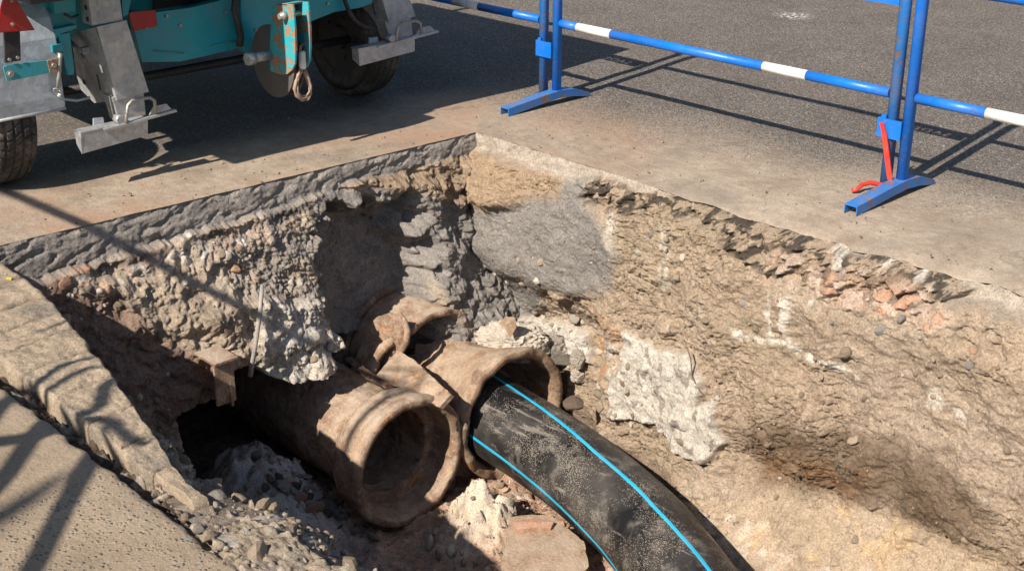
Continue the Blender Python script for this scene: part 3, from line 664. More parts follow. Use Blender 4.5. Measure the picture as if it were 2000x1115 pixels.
for k in range(len(jx)-1):
    a, b = jx[k]+.003, jx[k+1]-.003
    rs = np.random.RandomState(k)
    n1, n2 = 26, 44
    u = np.linspace(-1, 1, n1); v_ = np.linspace(-1, 1, n2)
    U, V = np.meshgrid(u, v_, indexing='ij')
    y0, y1 = -2.745+rs.uniform(-.004, .004), edge_n((a+b)/2)+.005
    skew = -.12
    cxs, cys = (a+b)/2, (y0+y1)/2
    r = np.maximum(np.abs(U), np.abs(V)); fall = np.clip((r-.82)/.18, 0, 1)
    fall2 = np.clip((np.abs(U)-.90)/.10, 0, 1)**2 + np.clip((np.abs(V)-.92)/.08, 0, 1)**2
    Xp = cxs + U*(b-a)/2 + (1-.06*fall)*0 ; y1 = edge_n(Xp)+.005; Yp = y0 + (V+1)/2*(y1-y0)
    Xp = Xp + skew*(Yp-cys) + .010*fbm(Xp*12, Yp*12, k+.5)
    Yp = Yp + .006*fbm(Xp*14, Yp*14, k+9.5)
    Zp = -.0015*(k % 3) - .004 + .008*fbm(Xp*7, Yp*7, 1.) + .004*fbm(Xp*30, Yp*30, k*1.) - .017*np.clip(fall2, 0, 1.2) + .002*(1-U**2) + rs.uniform(-.002, .002)
    # skirts
    Xp = np.concatenate([Xp[:1], Xp, Xp[-1:]]); Yp = np.concatenate([Yp[:1], Yp, Yp[-1:]]); Zp = np.concatenate([Zp[:1]-.09, Zp, Zp[-1:]-.09])
    Xp = np.concatenate([Xp[:, :1], Xp, Xp[:, -1:]], 1); Yp = np.concatenate([Yp[:, :1], Yp, Yp[:, -1:]], 1); Zp = np.concatenate([Zp[:, :1]-.11, Zp, Zp[:, -1:]-.11], 1)
    c = np.empty(Xp.shape+(3,)); g_ = rs.uniform(.94, 1.06); c[:] = (.34*g_, .27*g_, .195*g_); c = lerp(c, (.24, .20, .155), sstep(0, .6, fbm(Xp*6, Yp*6, k+3.)))
    c = lerp(c, (.19, .16, .125), sstep(.2, .6, fbm(Xp*9, Yp*9, k+30.))*.5)
    grid_mesh('paving_stone', np.stack([Xp, Yp, Zp], -1), c, M['paver'], parent=bedo)

# ------------------------------------------------------------------ rocks
def rock_mesh(seed, sub=2, flat=.7, sharp=.5, det=0.):
    rs = random.Random(seed); b = bmesh.new(); bmesh.ops.create_icosphere(b, subdivisions=sub, radius=1)
    planes = [(Vector((rs.gauss(0, 1), rs.gauss(0, 1), rs.gauss(0, 1))).normalized(), rs.uniform(.55, .95)+(.22 if det else 0)) for _ in range(int(4+8*sharp))]
    o = rs.random()*50
    co = np.array([v.co[:] for v in b.verts]); nn = .16*fbm(co[:, 0]*1.3+o, co[:, 1]*1.3, co[:, 2]*1.3, 3)
    if det: nn = nn + det*(ridge(co[:, 0]*2.6+o, co[:, 1]*2.6, co[:, 2]*2.6, 4)-.5) + det*.5*fbm(co[:, 0]*9+o, co[:, 1]*9, co[:, 2]*9, 3)
    for v, k in zip(b.verts, nn):
        p = v.co*(1+float(k))
        for n_, h in planes:
            e = p.dot(n_)-h
            if e > 0: p -= n_*e*.9
        p.z *= flat; v.co = p
    me = bpy.data.meshes.new('stone'); b.to_mesh(me); b.free(); return me
ROCK = {}
def rocks(kind, mat, n=6, **kw):
    L = []
    for i in range(n):
        me = rock_mesh(hash(kind) % 100*0 + sum(map(ord, kind))*10+i, **kw); me.materials.append(M[mat]); L.append(me)
    ROCK[kind] = L
rocks('tan_a', 'stone_tan', sharp=.7); rocks('grey_a', 'stone_grey', sharp=.8); rocks('pale_a', 'stone_pale', sharp=.8)
rocks('boulder_white', 'stone_pale', 2, sub=5, sharp=.35, det=.24, flat=.85); rocks('boulder_grey', 'boulder_grey', 3, sub=5, sharp=.35, det=.24, flat=.9)
rocks('tan_c', 'stone_clay', 6, sharp=1.)
rocks('peb', 'stone_tan', sharp=0., flat=.75); rocks('brick_a', 'brick', sharp=1.); rocks('soil_a', 'soil_dark', sharp=.4)
for L in ('peb',):
    for me in ROCK[L]: me.polygons.foreach_set('use_smooth', [True]*len(me.polygons))
def place(kind, name, loc, s, parent=None, stretch=(1, 1, 1)):
    me = random.choice(ROCK[kind]); o = bpy.data.objects.new(name, me); COL.objects.link(o)
    o.location = loc; o.rotation_euler = (random.uniform(0, 6.3), random.uniform(0, 6.3), random.uniform(0, 6.3))
    o.scale = (s*stretch[0]*random.uniform(.8, 1.2), s*stretch[1]*random.uniform(.8, 1.2), s*stretch[2]*random.uniform(.8, 1.2))
    if parent: o.parent = parent
    return o
def clast(A, B, P3, n, sel, kinds, smin, smax, parent, sink=.35, name='stone'):
    idx = np.argwhere(sel); rs = np.random.RandomState(n+len(idx))
    for k in rs.choice(len(idx), n):
        i, j = idx[k]; s = smin+(smax-smin)*rs.rand()**2.2
        place(random.choice(kinds), name, P3[i, j].tolist(), s, parent)
PR = np.stack([Xr, Yr, Zr], -1); PL = np.stack([Xl, Yl, -Dl], -1)
vis = (Xr > .2) & (Xr < 3.1)
clast(Xr, Dr, PR, 175, vis & (Dr > .30) & (Dr < 1.15), ['peb', 'tan_a', 'tan_c', 'tan_c', 'pale_a'], .005, .026, wall_r)
clast(Xr, Dr, PR, 60, vis & (Dr > .12) & (Dr < .32) & (Xr > 1.1), ['tan_a', 'pale_a', 'brick_a', 'grey_a'], .006, .024, wall_r)
clast(Xr, Dr, PR, 50, (Xr > .5) & (Xr < 1.4) & (Dr > .75) & (Dr < 1.15), ['tan_a', 'pale_a', 'peb'], .008, .032, wall_r)
cavem = (Xl > -.5)
clast(Yl, Dl, PL, 55, cavem & (Yl < -1.2) & (Yl > -2.3) & (Dl > .16) & (Dl < .36), ['brick_a', 'pale_a', 'tan_a', 'grey_a', 'pale_a'], .008, .034, wall_l)
clast(Yl, Dl, PL, 45, cavem & (Yl < -1.05) & (Yl > -2.3) & (Dl > .35) & (Dl < .85), ['tan_a', 'grey_a', 'pale_a', 'tan_a'], .007, .028, wall_l)
clast(Yl, Dl, PL, 70, cavem & (Yl > -1.2) & (Dl > .12) & (Dl < .35), ['soil_a', 'tan_a'], .006, .016, wall_l)
# crumbs and clods heaped along the near edge
sel = (Pn[..., 0] > 1.4) & (Pn[..., 0] < 2.8) & (Pn[..., 2] > -.38)
idx = np.argwhere(sel); rs = np.random.RandomState(5)
for k in rs.choice(len(idx), 190):
    i, j = idx[k]; place(random.choice(['tan_c', 'grey_a', 'tan_a', 'soil_a', 'tan_c']), 'clod', Pn[i, j].tolist(), .008+.032*rs.rand()**2, wall_n)
def crumbs(name, Parr, sel, n, smin, smax, mat, tagd, seed=1):
    """tiny rubble nobody could count: one mesh"""
    rs = np.random.RandomState(seed); idx = np.argwhere(sel); ch = idx[rs.choice(len(idx), n)]
    b = bmesh.new(); bmesh.ops.create_icosphere(b, subdivisions=1, radius=1)
    V0 = np.array([v.co[:] for v in b.verts]); F0 = np.array([[v.index for v in f.verts] for f in b.faces]); b.free()
    C = Parr[ch[:, 0], ch[:, 1]] if Parr.ndim == 3 else Parr[ch[:, 0]]
    s = smin+(smax-smin)*rs.rand(n)**3
    jit = 1+.9*(rs.rand(n, len(V0), 1)-.5); ax = .45+.8*rs.rand(n, 1, 3)
    V = V0[None]*jit*ax
    q = rs.normal(size=(n, 3, 3)); R = np.linalg.qr(q)[0]; V = np.einsum('nij,nkj->nki', R, V)*s[:, None, None] + C[:, None, :]
    F = (F0[None]+np.arange(n)[:, None, None]*len(V0)).reshape(-1, 3)
    me = bpy.data.meshes.new(name); nv = n*len(V0); nf = len(F)
    me.vertices.add(nv); me.vertices.foreach_set('co', V.astype(np.float32).ravel()); me.loops.add(nf*3); me.loops.foreach_set('vertex_index', F.astype(np.int32).ravel())
    me.polygons.add(nf); me.polygons.foreach_set('loop_start', np.arange(0, nf*3, 3, dtype=np.int32)); me.polygons.foreach_set('loop_total', np.full(nf, 3, np.int32))
    a = me.color_attributes.new('Col', 'FLOAT_COLOR', 'POINT'); cc = np.ones((nv, 4), np.float32)
    base = np.array([(.29, .235, .18), (.25, .205, .16), (.34, .29, .23), (.2, .155, .115)])[rs.randint(0, 4, n)]
    cc[:, :3] = np.repeat(base, len(V0), 0); a.data.foreach_set('color', cc.ravel()); me.update(); me.validate()
    o = link(name, me, M[mat]); return tag(o, kind='stuff', **tagd)
crumbs('rubble', Pn, (Pn[..., 0] > 1.3) & (Pn[..., 0] < 3.0) & (Pn[..., 2] > -.5), 5000, .003, .016, 'clod', dict(label='fine grey brown rubble crumbling down the near edge of the trench', cat='rubble'), 1)
PF = np.stack([Xf, Yf, Zf], -1)
crumbs('gravel', PF, (Xf > -.1) & (Xf < 1.9) & (Yf < -.1) & (Yf > -2.2), 3800, .004, .016, 'clod', dict(label='small gravel and brick crumbs strewn over the trench floor', cat='gravel'), 2)
selw = cavem & (Yl < -.1) & (Dl > .16) & (Dl < .9)
crumbs('soil_crumbs', PL, selw, 800, .002, .008, 'clod', dict(label='loose soil crumbs clinging to the left trench wall', cat='soil'), 3)
crumbs('wall_grit', PR, (Xr > .2) & (Xr < 3.1) & (Dr > .3) & (Dr < 1.1), 900, .002, .007, 'clod', dict(label='grit standing out of the clay of the right trench wall', cat='grit'), 4)
gs = np.random.RandomState(8); gp = []
for _ in range(700):
    if gs.rand() < .55: x = gs.uniform(-.2, 3.); y = edge_r(np.array([x]))[0]+.03+abs(gs.normal())*.35
    else: y = gs.uniform(-2.3, .2); x = -.04-abs(gs.normal())*.3
    gp.append((x, y, .003))
crumbs('pavement_grit', np.array(gp), np.ones(len(gp), bool), 620, .0012, .0075, 'clod', dict(label='scattered grit and small stones lying on the pavement round the trench', cat='grit'), 5)

# ------------------------------------------------------------------ old iron pipes and the new plastic one
def lathe(name, y0, z0, prof, mat, parent=None, n=150, amp=.005, seed=0., rag0=0., rag1=0., a0=0., a1=2*PI, dirv=None):
    """closed profile [(x, r), ...] turned round an axis along +x; rag0/rag1 break the two ends unevenly"""
    full = abs(a1-a0-2*PI) < 1e-3
    ang = np.linspace(a0, a1, n, endpoint=not full)
    pr = []
    for (xa, ra), (xb, rb) in zip(prof, prof[1:]):
        L = math.hypot(xb-xa, rb-ra); k = max(1, int(L/.012)); t = np.arange(k)/k
        pr += list(zip(xa+(xb-xa)*t, ra+(rb-ra)*t))
    pr.append(prof[-1]); pr = np.array(pr)
    A, Xp = np.meshgrid(ang, pr[:, 0], indexing='ij'); _, R = np.meshgrid(ang, pr[:, 1], indexing='ij')
    xmin, xmax = pr[:, 0].min(), pr[:, 0].max(); tt = (Xp-xmin)/(xmax-xmin)
    Xp = Xp + rag0*(fbm(np.cos(A)*2+seed, np.sin(A)*2, seed, 5)+.2)*(1-tt) + rag1*fbm(np.cos(A)*3+seed, np.sin(A)*3, seed+4, 5)*tt
    Rn = R + amp*fbm(Xp*9+seed, np.cos(A)*2.2, np.sin(A)*2.2, 4)*1.5 + amp*.7*fbm(Xp*40, np.cos(A)*9, np.sin(A)*9+seed, 4) + .0022*fbm(Xp*75, np.cos(A)*19, np.sin(A)*19+seed, 3) - .004*sstep(.35, .6, fbm(Xp*16, np.cos(A)*4.5+3, np.sin(A)*4.5+seed, 4))
    P = np.stack([Xp, y0+Rn*np.cos(A), z0+Rn*np.sin(A)], -1)
    if dirv is not None: P = P @ np.array(dirv).T
    o = grid_mesh(name, P, None, mat, closed=full)
    bm_ = bmesh.new(); bm_.from_mesh(o.data)
    if not full and len(prof) > 3 and prof[0] == prof[-1]:
        bmesh.ops.remove_doubles(bm_, verts=bm_.verts[:], dist=1e-5)
        bmesh.ops.holes_fill(bm_, edges=[e for e in bm_.edges if e.is_boundary], sides=0)
    bmesh.ops.recalc_face_normals(bm_, faces=bm_.faces[:]); bm_.to_mesh(o.data); bm_.free()
    o.data.polygons.foreach_set('use_smooth', [True]*len(o.data.polygons))
    if parent: setparent(o, parent)
    return o
p1 = tag(empty('iron_pipe', (.6, -1.0, -1.38)), 'rusty old iron pipe with an open bell mouth beside the dark hole, empty inside', 'pipe')
lathe('pipe_barrel', -1.0, -1.15, [(-1.0, .232), (.45, .232), (.45, .20), (-1.0, .20), (-1.0, .232)], M['rust'], p1, seed=2)
lathe('bell_socket', -1.0, -1.15, [(.44, .20), (.455, .245), (.47, .275), (.50, .288), (.56, .292), (.615, .298), (.625, .305), (.66, .306), (.672, .296), (.674, .27),
      (.670, .268), (.658, .258), (.60, .252), (.535, .248), (.53, .20), (.44, .20)], M['rust'], p1, seed=5, amp=.0035, rag1=.007)
p2 = tag(empty('broken_iron_pipe', (.6, -.39, -1.45)), 'orange brown flared iron socket that the black plastic pipe runs into', 'pipe')
lathe('pipe_barrel', -.385, -1.14, [(.10, .228), (.30, .230), (.30, .200), (.10, .200), (.10, .228)], M['rust2'], p2, seed=8, rag0=.11)
lathe('bell_socket', -.385, -1.14, [(.29, .232), (.36, .236), (.44, .252), (.52, .278), (.59, .306), (.625, .322), (.655, .326), (.672, .320), (.676, .300), (.668, .282), (.65, .272),
      (.56, .264), (.48, .255), (.40, .235), (.29, .206), (.29, .232)], M['rust2'], p2, seed=11, amp=.004, rag1=.010)
# the black water pipe, bending towards the camera side
from mathutils import geometry as _gm
ctl = [(.0, -.40, -1.15), (.5, -.43, -1.155), (.70, -.45, -1.16), (.95, -.475, -1.16), (1.233, -.52, -1.16), (1.48, -.575, -1.165), (1.726, -.649, -1.17), (1.989, -.765, -1.175), (2.22, -.885, -1.18), (2.5, -1.06, -1.2), (2.9, -1.4, -1.24), (3.3, -1.85, -1.26)]
tt = np.linspace(0, len(ctl)-1, 150)
Cx = np.array(ctl); i0 = np.clip(tt.astype(int), 0, len(ctl)-2); fr = (tt-i0)[:, None]
def cat(i): return Cx[np.clip(i, 0, len(Cx)-1)]
a_, b_, c_, d_ = cat(i0-1), cat(i0), cat(i0+1), cat(i0+2)
cl_ = .5*((2*b_)+(-a_+c_)*fr+(2*a_-5*b_+4*c_-d_)*fr**2+(-a_+3*b_-3*c_+d_)*fr**3)
tan = np.gradient(cl_, axis=0); tan /= np.linalg.norm(tan, axis=1)[:, None]
side = np.cross(tan, [0, 0, 1]); side /= np.linalg.norm(side, axis=1)[:, None]; nor = np.cross(side, tan)
def pipe_pt(r, phi): return cl_[:, None, :] + r*(np.cos(phi)[..., None]*nor[:, None, :]+np.sin(phi)[..., None]*side[:, None, :])
RP = .190
pe = tag(empty('water_pipe', (1.2, -.52, -1.35)), 'thick black plastic pipe with two bright blue stripes, curving out of the rusty socket', 'pipe')
ph_ = np.linspace(0, 2*PI, 97)
P = np.concatenate([pipe_pt(RP, np.broadcast_to(ph_, (150, 97))), pipe_pt(RP-.018, np.broadcast_to(ph_[::-1], (150, 97)))], 1)
setparent(grid_mesh('pipe_wall', P, None, M['pe']), pe)
tx = cl_[:, 0]
for f0, f1 in ((-2, 10), (91, 112), (181, 186), (271, 276)):
    cph = np.radians(np.interp(tx, [.7, 1.36, 1.8, 2.25], [-7, 8, 7, -3]) if f0 == -2 else np.interp(tx, [.7, 2.2], [f0, f1])); hw = .0088/RP
    k = np.linspace(-1, 1, 7)
    rad = RP + .0009*np.array([0, 1, 1, 1, 1, 1, 0]) - .0004*np.array([1, 0, 0, 0, 0, 0, 1])
    phs = cph[:, None]+hw*k[None, :]
    P = cl_[:, None, :] + rad[None, :, None]*(np.cos(phs)[..., None]*nor[:, None, :]+np.sin(phs)[..., None]*side[:, None, :])
    setparent(grid_mesh('blue_stripe', P, None, M['pestripe'], flip=True), pe)

# shards of the broken pipe behind the sockets
def shard(name, label, cx, cy, cz, r, th, a0, a1, x0, x1, mat, rot=(0, 0, 0), seed=1., rag=.03, grp=None):
    A = np.linspace(math.radians(a0), math.radians(a1), 46); S = np.linspace(0, 1, 20)
    AA, SS = np.meshgrid(A, S, indexing='ij')
    e0 = x0 + rag*fbm(AA*2.2, 0*AA+seed, seed, 5); e1 = x1 + rag*fbm(AA*2.2, 0*AA+seed+5, seed, 5)
    ta = (AA-A[0])/(A[-1]-A[0]); wob = 1+ .0*ta
    X = e0*(1-SS)+e1*SS; AA2 = AA + rag*1.6*fbm(SS*3, 0*SS+seed+2, seed, 4)*(2*ta-1)
    def lay(rr):
        R = rr + .005*fbm(X*12+seed, AA2*3, seed, 4)
        return np.stack([X, R*np.cos(AA2), R*np.sin(AA2)], -1)
    O, I = lay(r), lay(r-th)
    nu, nv = X.shape; V = np.concatenate([O.reshape(-1, 3), I.reshape(-1, 3)]); i = np.arange(nu*nv).reshape(nu, nv); j = i+nu*nv
    Q = [np.stack([i[:-1, :-1], i[1:, :-1], i[1:, 1:], i[:-1, 1:]], -1).reshape(-1, 4), np.stack([j[:-1, :-1], j[:-1, 1:], j[1:, 1:], j[1:, :-1]], -1).reshape(-1, 4)]
    for s_, e_ in ((i[0], j[0]), (i[-1], j[-1]), (i[:, 0], j[:, 0]), (i[:, -1], j[:, -1])): Q.append(np.stack([s_[:-1], s_[1:], e_[1:], e_[:-1]], -1))
    me = fast_mesh(name, V, np.concatenate(Q)); b = bmesh.new(); b.from_mesh(me); bmesh.ops.recalc_face_normals(b, faces=b.faces[:]); b.to_mesh(me); b.free()
    o = link(name, me, mat); o.location = (cx, cy, cz); o.rotation_euler = [math.radians(q) for q in rot]
    return tag(o, label, 'pipe shard', grp)
shard('pipe_collar_shard', 'large arched shard of brown pipe collar, uppermost of the broken pieces behind the sockets', -.06, -.46, -1.03, .315, .03, 14, 172, -.03, .27, M['rust'], (0, 4, -2), 3., .018)
shard('pipe_ring_shard', 'thick brown pipe ring half buried in the wall behind the arched shard', -.10, -.47, -1.03, .345, .04, 20, 190, -.045, .03, M['rust'], (0, 0, 0), 6., .010)
shard('pipe_wall_shard', 'curved rust and black stained shard leaning against the left of the arched one', .10, -.60, -1.07, .27, .03, 92, 168, -.02, .17, M['rust2'], (0, -8, -8), 9., .035)
shard('pipe_side_shard', 'narrow dark shard standing upright left of the stained curved one', -.10, -.66, -1.12, .24, .03, 130, 200, -.03, .1, M['rust_dark'], (0, 0, 0), 14., .02)
def plate(name, label, pts, th, mat, cat='pipe shard', seed=0, bend=.02):
    """an irregular flat piece: polygon of 3-D points, given thickness and broken edges"""
    P = [Vector(p) for p in pts]; n = (P[1]-P[0]).cross(P[2]-P[0]).normalized()
    if n.z < 0: n = -n
    rs = random.Random(seed); out = []
    for a, b in zip(P, P[1:]+P[:1]):
        L = (b-a).length; k = max(2, int(L/.02))
        for i in range(k):
            q = a.lerp(b, i/k); d = (b-a).normalized().cross(n)
            if i: q = q + d*rs.uniform(-.003, .003)
            out.append(q)
    c = sum(out, Vector())/len(out)
    b = bmesh.new(); top = [b.verts.new(q) for q in out]; bot = [b.verts.new(q-n*th) for q in out]; m_ = len(out)
    tc = b.verts.new(c+n*bend); bc = b.verts.new(c+n*(bend-th))
    for i in range(m_):
        j = (i+1) % m_; b.faces.new((top[i], top[j], tc)); b.faces.new((bot[j], bot[i], bc)); b.faces.new((top[i], bot[i], bot[j], top[j]))
    bmesh.ops.recalc_face_normals(b, faces=b.faces[:])
    me = bpy.data.meshes.new(name); b.to_mesh(me); b.free(); return tag(link(name, me, mat), label, cat)
cs = tag(empty('crescent_shard', at(725, 725, 0, .19)), 'stained crescent shard with a thick curved rim leaning in front of the arched shard', 'pipe shard')
_p = plate('shard_face', None, [at(a, b, 0, .06+(a-714)/78*.20) for a, b in ((722,715), (716,672), (714,640), (735,620), (760,612), (783,616), (792,642), (788,670), (768,700), (738,722))], .02, M['rust'], None, 41, .02)
setparent(_p, cs); setparent(MB().tube([at(781, 611, 0, 0.247), at(790, 625, 0, 0.270), at(796, 645, 0, 0.285), at(793, 668, 0, 0.278), at(780, 692, 0, 0.244), at(757, 714, 0, 0.185), at(728, 732, 0, 0.111)], .013, 10, rr=[.007, .012, .015, .016, .015, .012, .006]).build('shard_rim', M['rust'], None), cs)
plate('flat_shard', 'flat diamond-shaped brown iron shard lying between the two sockets', [at(777,683,2,-.85), at(812,706,2,-.845), at(881,770,2,-.86), at(858,795,2,-.90), at(798,764,2,-.90), at(731,737,2,-.90)], .022, M['rust2'], seed=3, bend=.008)
plate('sliver_shard', 'thin curved iron sliver poking out left of the flat diamond shard', [at(673,700,2,-.86), at(684,696,2,-.85), at(720,722,2,-.86), at(770,758,2,-.88), at(762,764,2,-.90), at(708,734,2,-.88)], .014, M['rust_dark'], seed=4, bend=.004)
plate('upright_shard', 'small grey splinter standing in the gap behind the orange socket', [at(815,668,0,.10), at(833,662,0,.10), at(842,690,0,.12), at(835,715,0,.14), at(822,708,0,.13)], .02, M['rust_dark'], seed=5, bend=.0)
# stub of a steel joist in the left wall
tb = MB()
def wpt(px, py, X): return Vector(at(px, py, 0, X))
jb = tag(empty('steel_joist', wpt(432, 790, .30)), 'rusty stub of steel joist sticking up out of the left wall above the hole', 'joist')
c0 = wpt(428, 697, .30); c1 = wpt(440, 788, .30)
MB().box(c0+Vector((-.10, -.055, -.010)), c0+Vector((.055, .055, .004)), bev=.003).build('flange', M['rust'], jb)
MB().prism([c0+Vector((.02, .012, -.01)), c0+Vector((.02, .024, -.01)), c1+Vector((.04, .020, 0)), c1+Vector((.04, .008, 0))], (-.10, 0, 0)).build('web', M['rust2'], jb)
MB().box(c0+Vector((.018, -.045, -.20)), c0+Vector((.030, .045, -.006)), bev=.002).build('flange', M['rust'], jb)
# mortar-smeared conduit and root
tag(MB().tube([wpt(512, 556, .22), wpt(508, 610, .245), wpt(498, 680, .275), wpt(488, 735, .29)], .009, 10, rr=[.008, .010, .009, .011]).build('conduit', M['stone_grey']), 'grey mortar-covered upright conduit on the left trench wall', 'conduit')
tag(MB().tube([at(1343, 682, 1, -.16), at(1349, 700, 1, -.165), at(1352, 735, 1, -.17), at(1366, 762, 1, -.17), at(1390, 790, 1, -.17), at(1394, 805, 1, -.17), at(1391, 850, 1, -.17)], .003, 6).build('root', M['bark']), 'thin brown root hanging down the white lump in the right wall', 'root')

# ------------------------------------------------------------------ single stones one can pick out
def lone(kind, name, label, px, py, z, s, stretch=(1, 1, .7), cat='stone', group=None, rot=None):
    if z is None:                    # rest it on the trench floor
        z = -1.2
        for _ in range(14):
            p = at(px, py, 2, z); z = .5*z+.5*(zfloor(p[0], p[1])+s*.25)
    p = at(px, py, 2, z); o = place(kind, name, p.tolist(), s, None, stretch)
    if rot is not None: o.rotation_euler = rot
    return tag(o, label, cat, group)
lone('boulder_white', 'boulder', 'white lumpy boulder behind the orange socket, under the grey mortar', 1005, 668, -.92, .125, (1.2, .8, .7), rot=(0, 0, .4))
_b = lone('boulder_grey', 'boulder', 'cracked grey boulder right of the white one, above the orange socket', 1092, 692, -.90, .115, (1., .8, .9), rot=(.3, .2, 1.)); _b.location = at(1098, 684, 1, .05).tolist()
lone('boulder_grey', 'boulder', 'small stone wedged under the cracked grey boulder', 1118, 722, -.97, .05, (1., .8, .7)).location = at(1130, 735, 1, .03).tolist()
for _x, _y, _s, _k, _l in ((1045, 652, .05, 'boulder_white', 'small white lump between the white boulder and the cracked grey boulder'), (1066, 672, .04, 'boulder_grey', 'fist-sized grey lump left of the cracked grey boulder'),
        (1128, 700, .045, 'boulder_white', 'pale lump at the right side of the cracked grey boulder'), (950, 655, .045, 'boulder_white', 'pale lump left of the white boulder, beside the arched shard')):
    lone(_k, 'stone', _l, _x, _y, -.8, _s).location = at(_x, _y, 1, .0).tolist()
plate('dry_leaf', 'folded orange brown dry leaf standing on the white boulder', [at(975,632,1,-.24), at(988,618,1,-.24), at(1005,620,1,-.25), at(1008,640,1,-.25), at(996,658,1,-.26), at(985,640,1,-.27)], .003, M['clay'], 'leaf', 7, .012)
for i, (x, y, s, k, l) in enumerate([(590, 975, .052, 'brick_a', 'reddish flat stone left of the pair below the empty pipe'), (615, 992, .05, 'brick_a', 'reddish flat stone right of the pair below the empty pipe'),
        (555, 945, .035, 'grey_a', 'small blue grey stone below the dark side of the empty pipe'), (572, 925, .022, 'grey_a', 'pebble-sized grey stone closest to the empty pipe barrel'),
        (838, 1062, .042, 'pale_a', 'pale angular stone nearest the bottom edge left of the cream lump'), (855, 1085, .034, 'grey_a', 'grey angular stone in front of the pale angular one'),
        (882, 1078, .045, 'pale_a', 'long pale stone touching the cream lump'), (905, 1100, .032, 'grey_a', 'grey stone at the bottom edge right of the long pale one'),
        (838, 1040, .028, 'grey_a', 'dark grey stone behind the pale angular stone'), (700, 1098, .028, 'pale_a', 'lone pale stone on the red brown soil at the bottom edge'),
        (1380, 985, .06, 'brick_a', 'orange brown broken brick in the shade behind the black pipe'), (1535, 938, .045, 'peb', 'round tan cobble at the foot of the right wall'),
        (1505, 945, .04, 'peb', 'tan cobble half buried left of the round one'), (1520, 962, .028, 'peb', 'small tan cobble below the round one'),
        (1690, 1085, .035, 'peb', 'oval grey tan cobble in the pale patch at lower right'), (1725, 1100, .03, 'pale_a', 'pale pebble right of the oval cobble'),
        (1120, 788, .05, 'soil_a', 'dark lump in the hollow right of the orange socket')]):
    zz = None if x < 1200 else -1.17
    if x == 1120: zz = -1.0
    if x == 1380: zz = -1.25
    lone(k, 'stone', l, x, y, zz, s, (1, .9, .6))
rs = random.Random(21)
for i in range(38):
    t = rs.random(); px = 960+t*140+rs.uniform(-15, 15); py = 935+t*85+rs.uniform(-14, 22)
    lone(rs.choice(['brick_a', 'brick_a', 'tan_a', 'pale_a']), 'brick_fragment', 'small broken brick or stone fragment between the cream lump and the black pipe', px, py, None, rs.uniform(.008, .022), (1.2, 1, .7), 'fragment', 'brick fragments beside the black pipe')
for i in range(60):
    px = rs.uniform(485, 730); py = 905+(px-500)*.42+rs.uniform(-24, 55)
    lone(rs.choice(['grey_a', 'grey_a', 'tan_a', 'soil_a']), 'rubble_stone', 'grey rubble stone in the shade between the empty pipe and the crumbled edge', px, py, None, rs.uniform(.012, .034), (1.1, 1, .8), 'stone', 'rubble stones along the empty pipe')
# half tile of old clay pipe at the bottom edge
plate('clay_block', 'flat tan fired clay block with an orange broken edge at the bottom of the trench', [at(a, b, 2, z) for a, b, z in ((996,1010,-1.27), (1040,1004,-1.26), (1078,1008,-1.26), (1140,1056,-1.26), (1150,1105,-1.28), (1120,1140,-1.30), (975,1140,-1.31), (985,1070,-1.29))], .09, M['clay'], 'clay block', 31, .010)
plate('clay_rim_piece', 'narrow reddish clay piece lying along the top edge of the flat clay block', [at(a, b, 2, z) for a, b, z in ((1000,1018,-1.24), (1046,1010,-1.24), (1082,1018,-1.24), (1076,1030,-1.25), (1010,1032,-1.25))], .03, M['brick'], 'clay piece', 32, .006)
yl_ = at(18, 549, 2, -.01)
plate('fallen_leaf', 'small yellow leaf lying by the corner paving stone', [yl_+np.array(q) for q in ((-.018, -.006, .006), (0, -.010, .012), (.018, 0, .008), (.006, .010, .012), (-.012, .007, .01))], .001, M['yellow_leaf'], 'leaf', 8, .006)

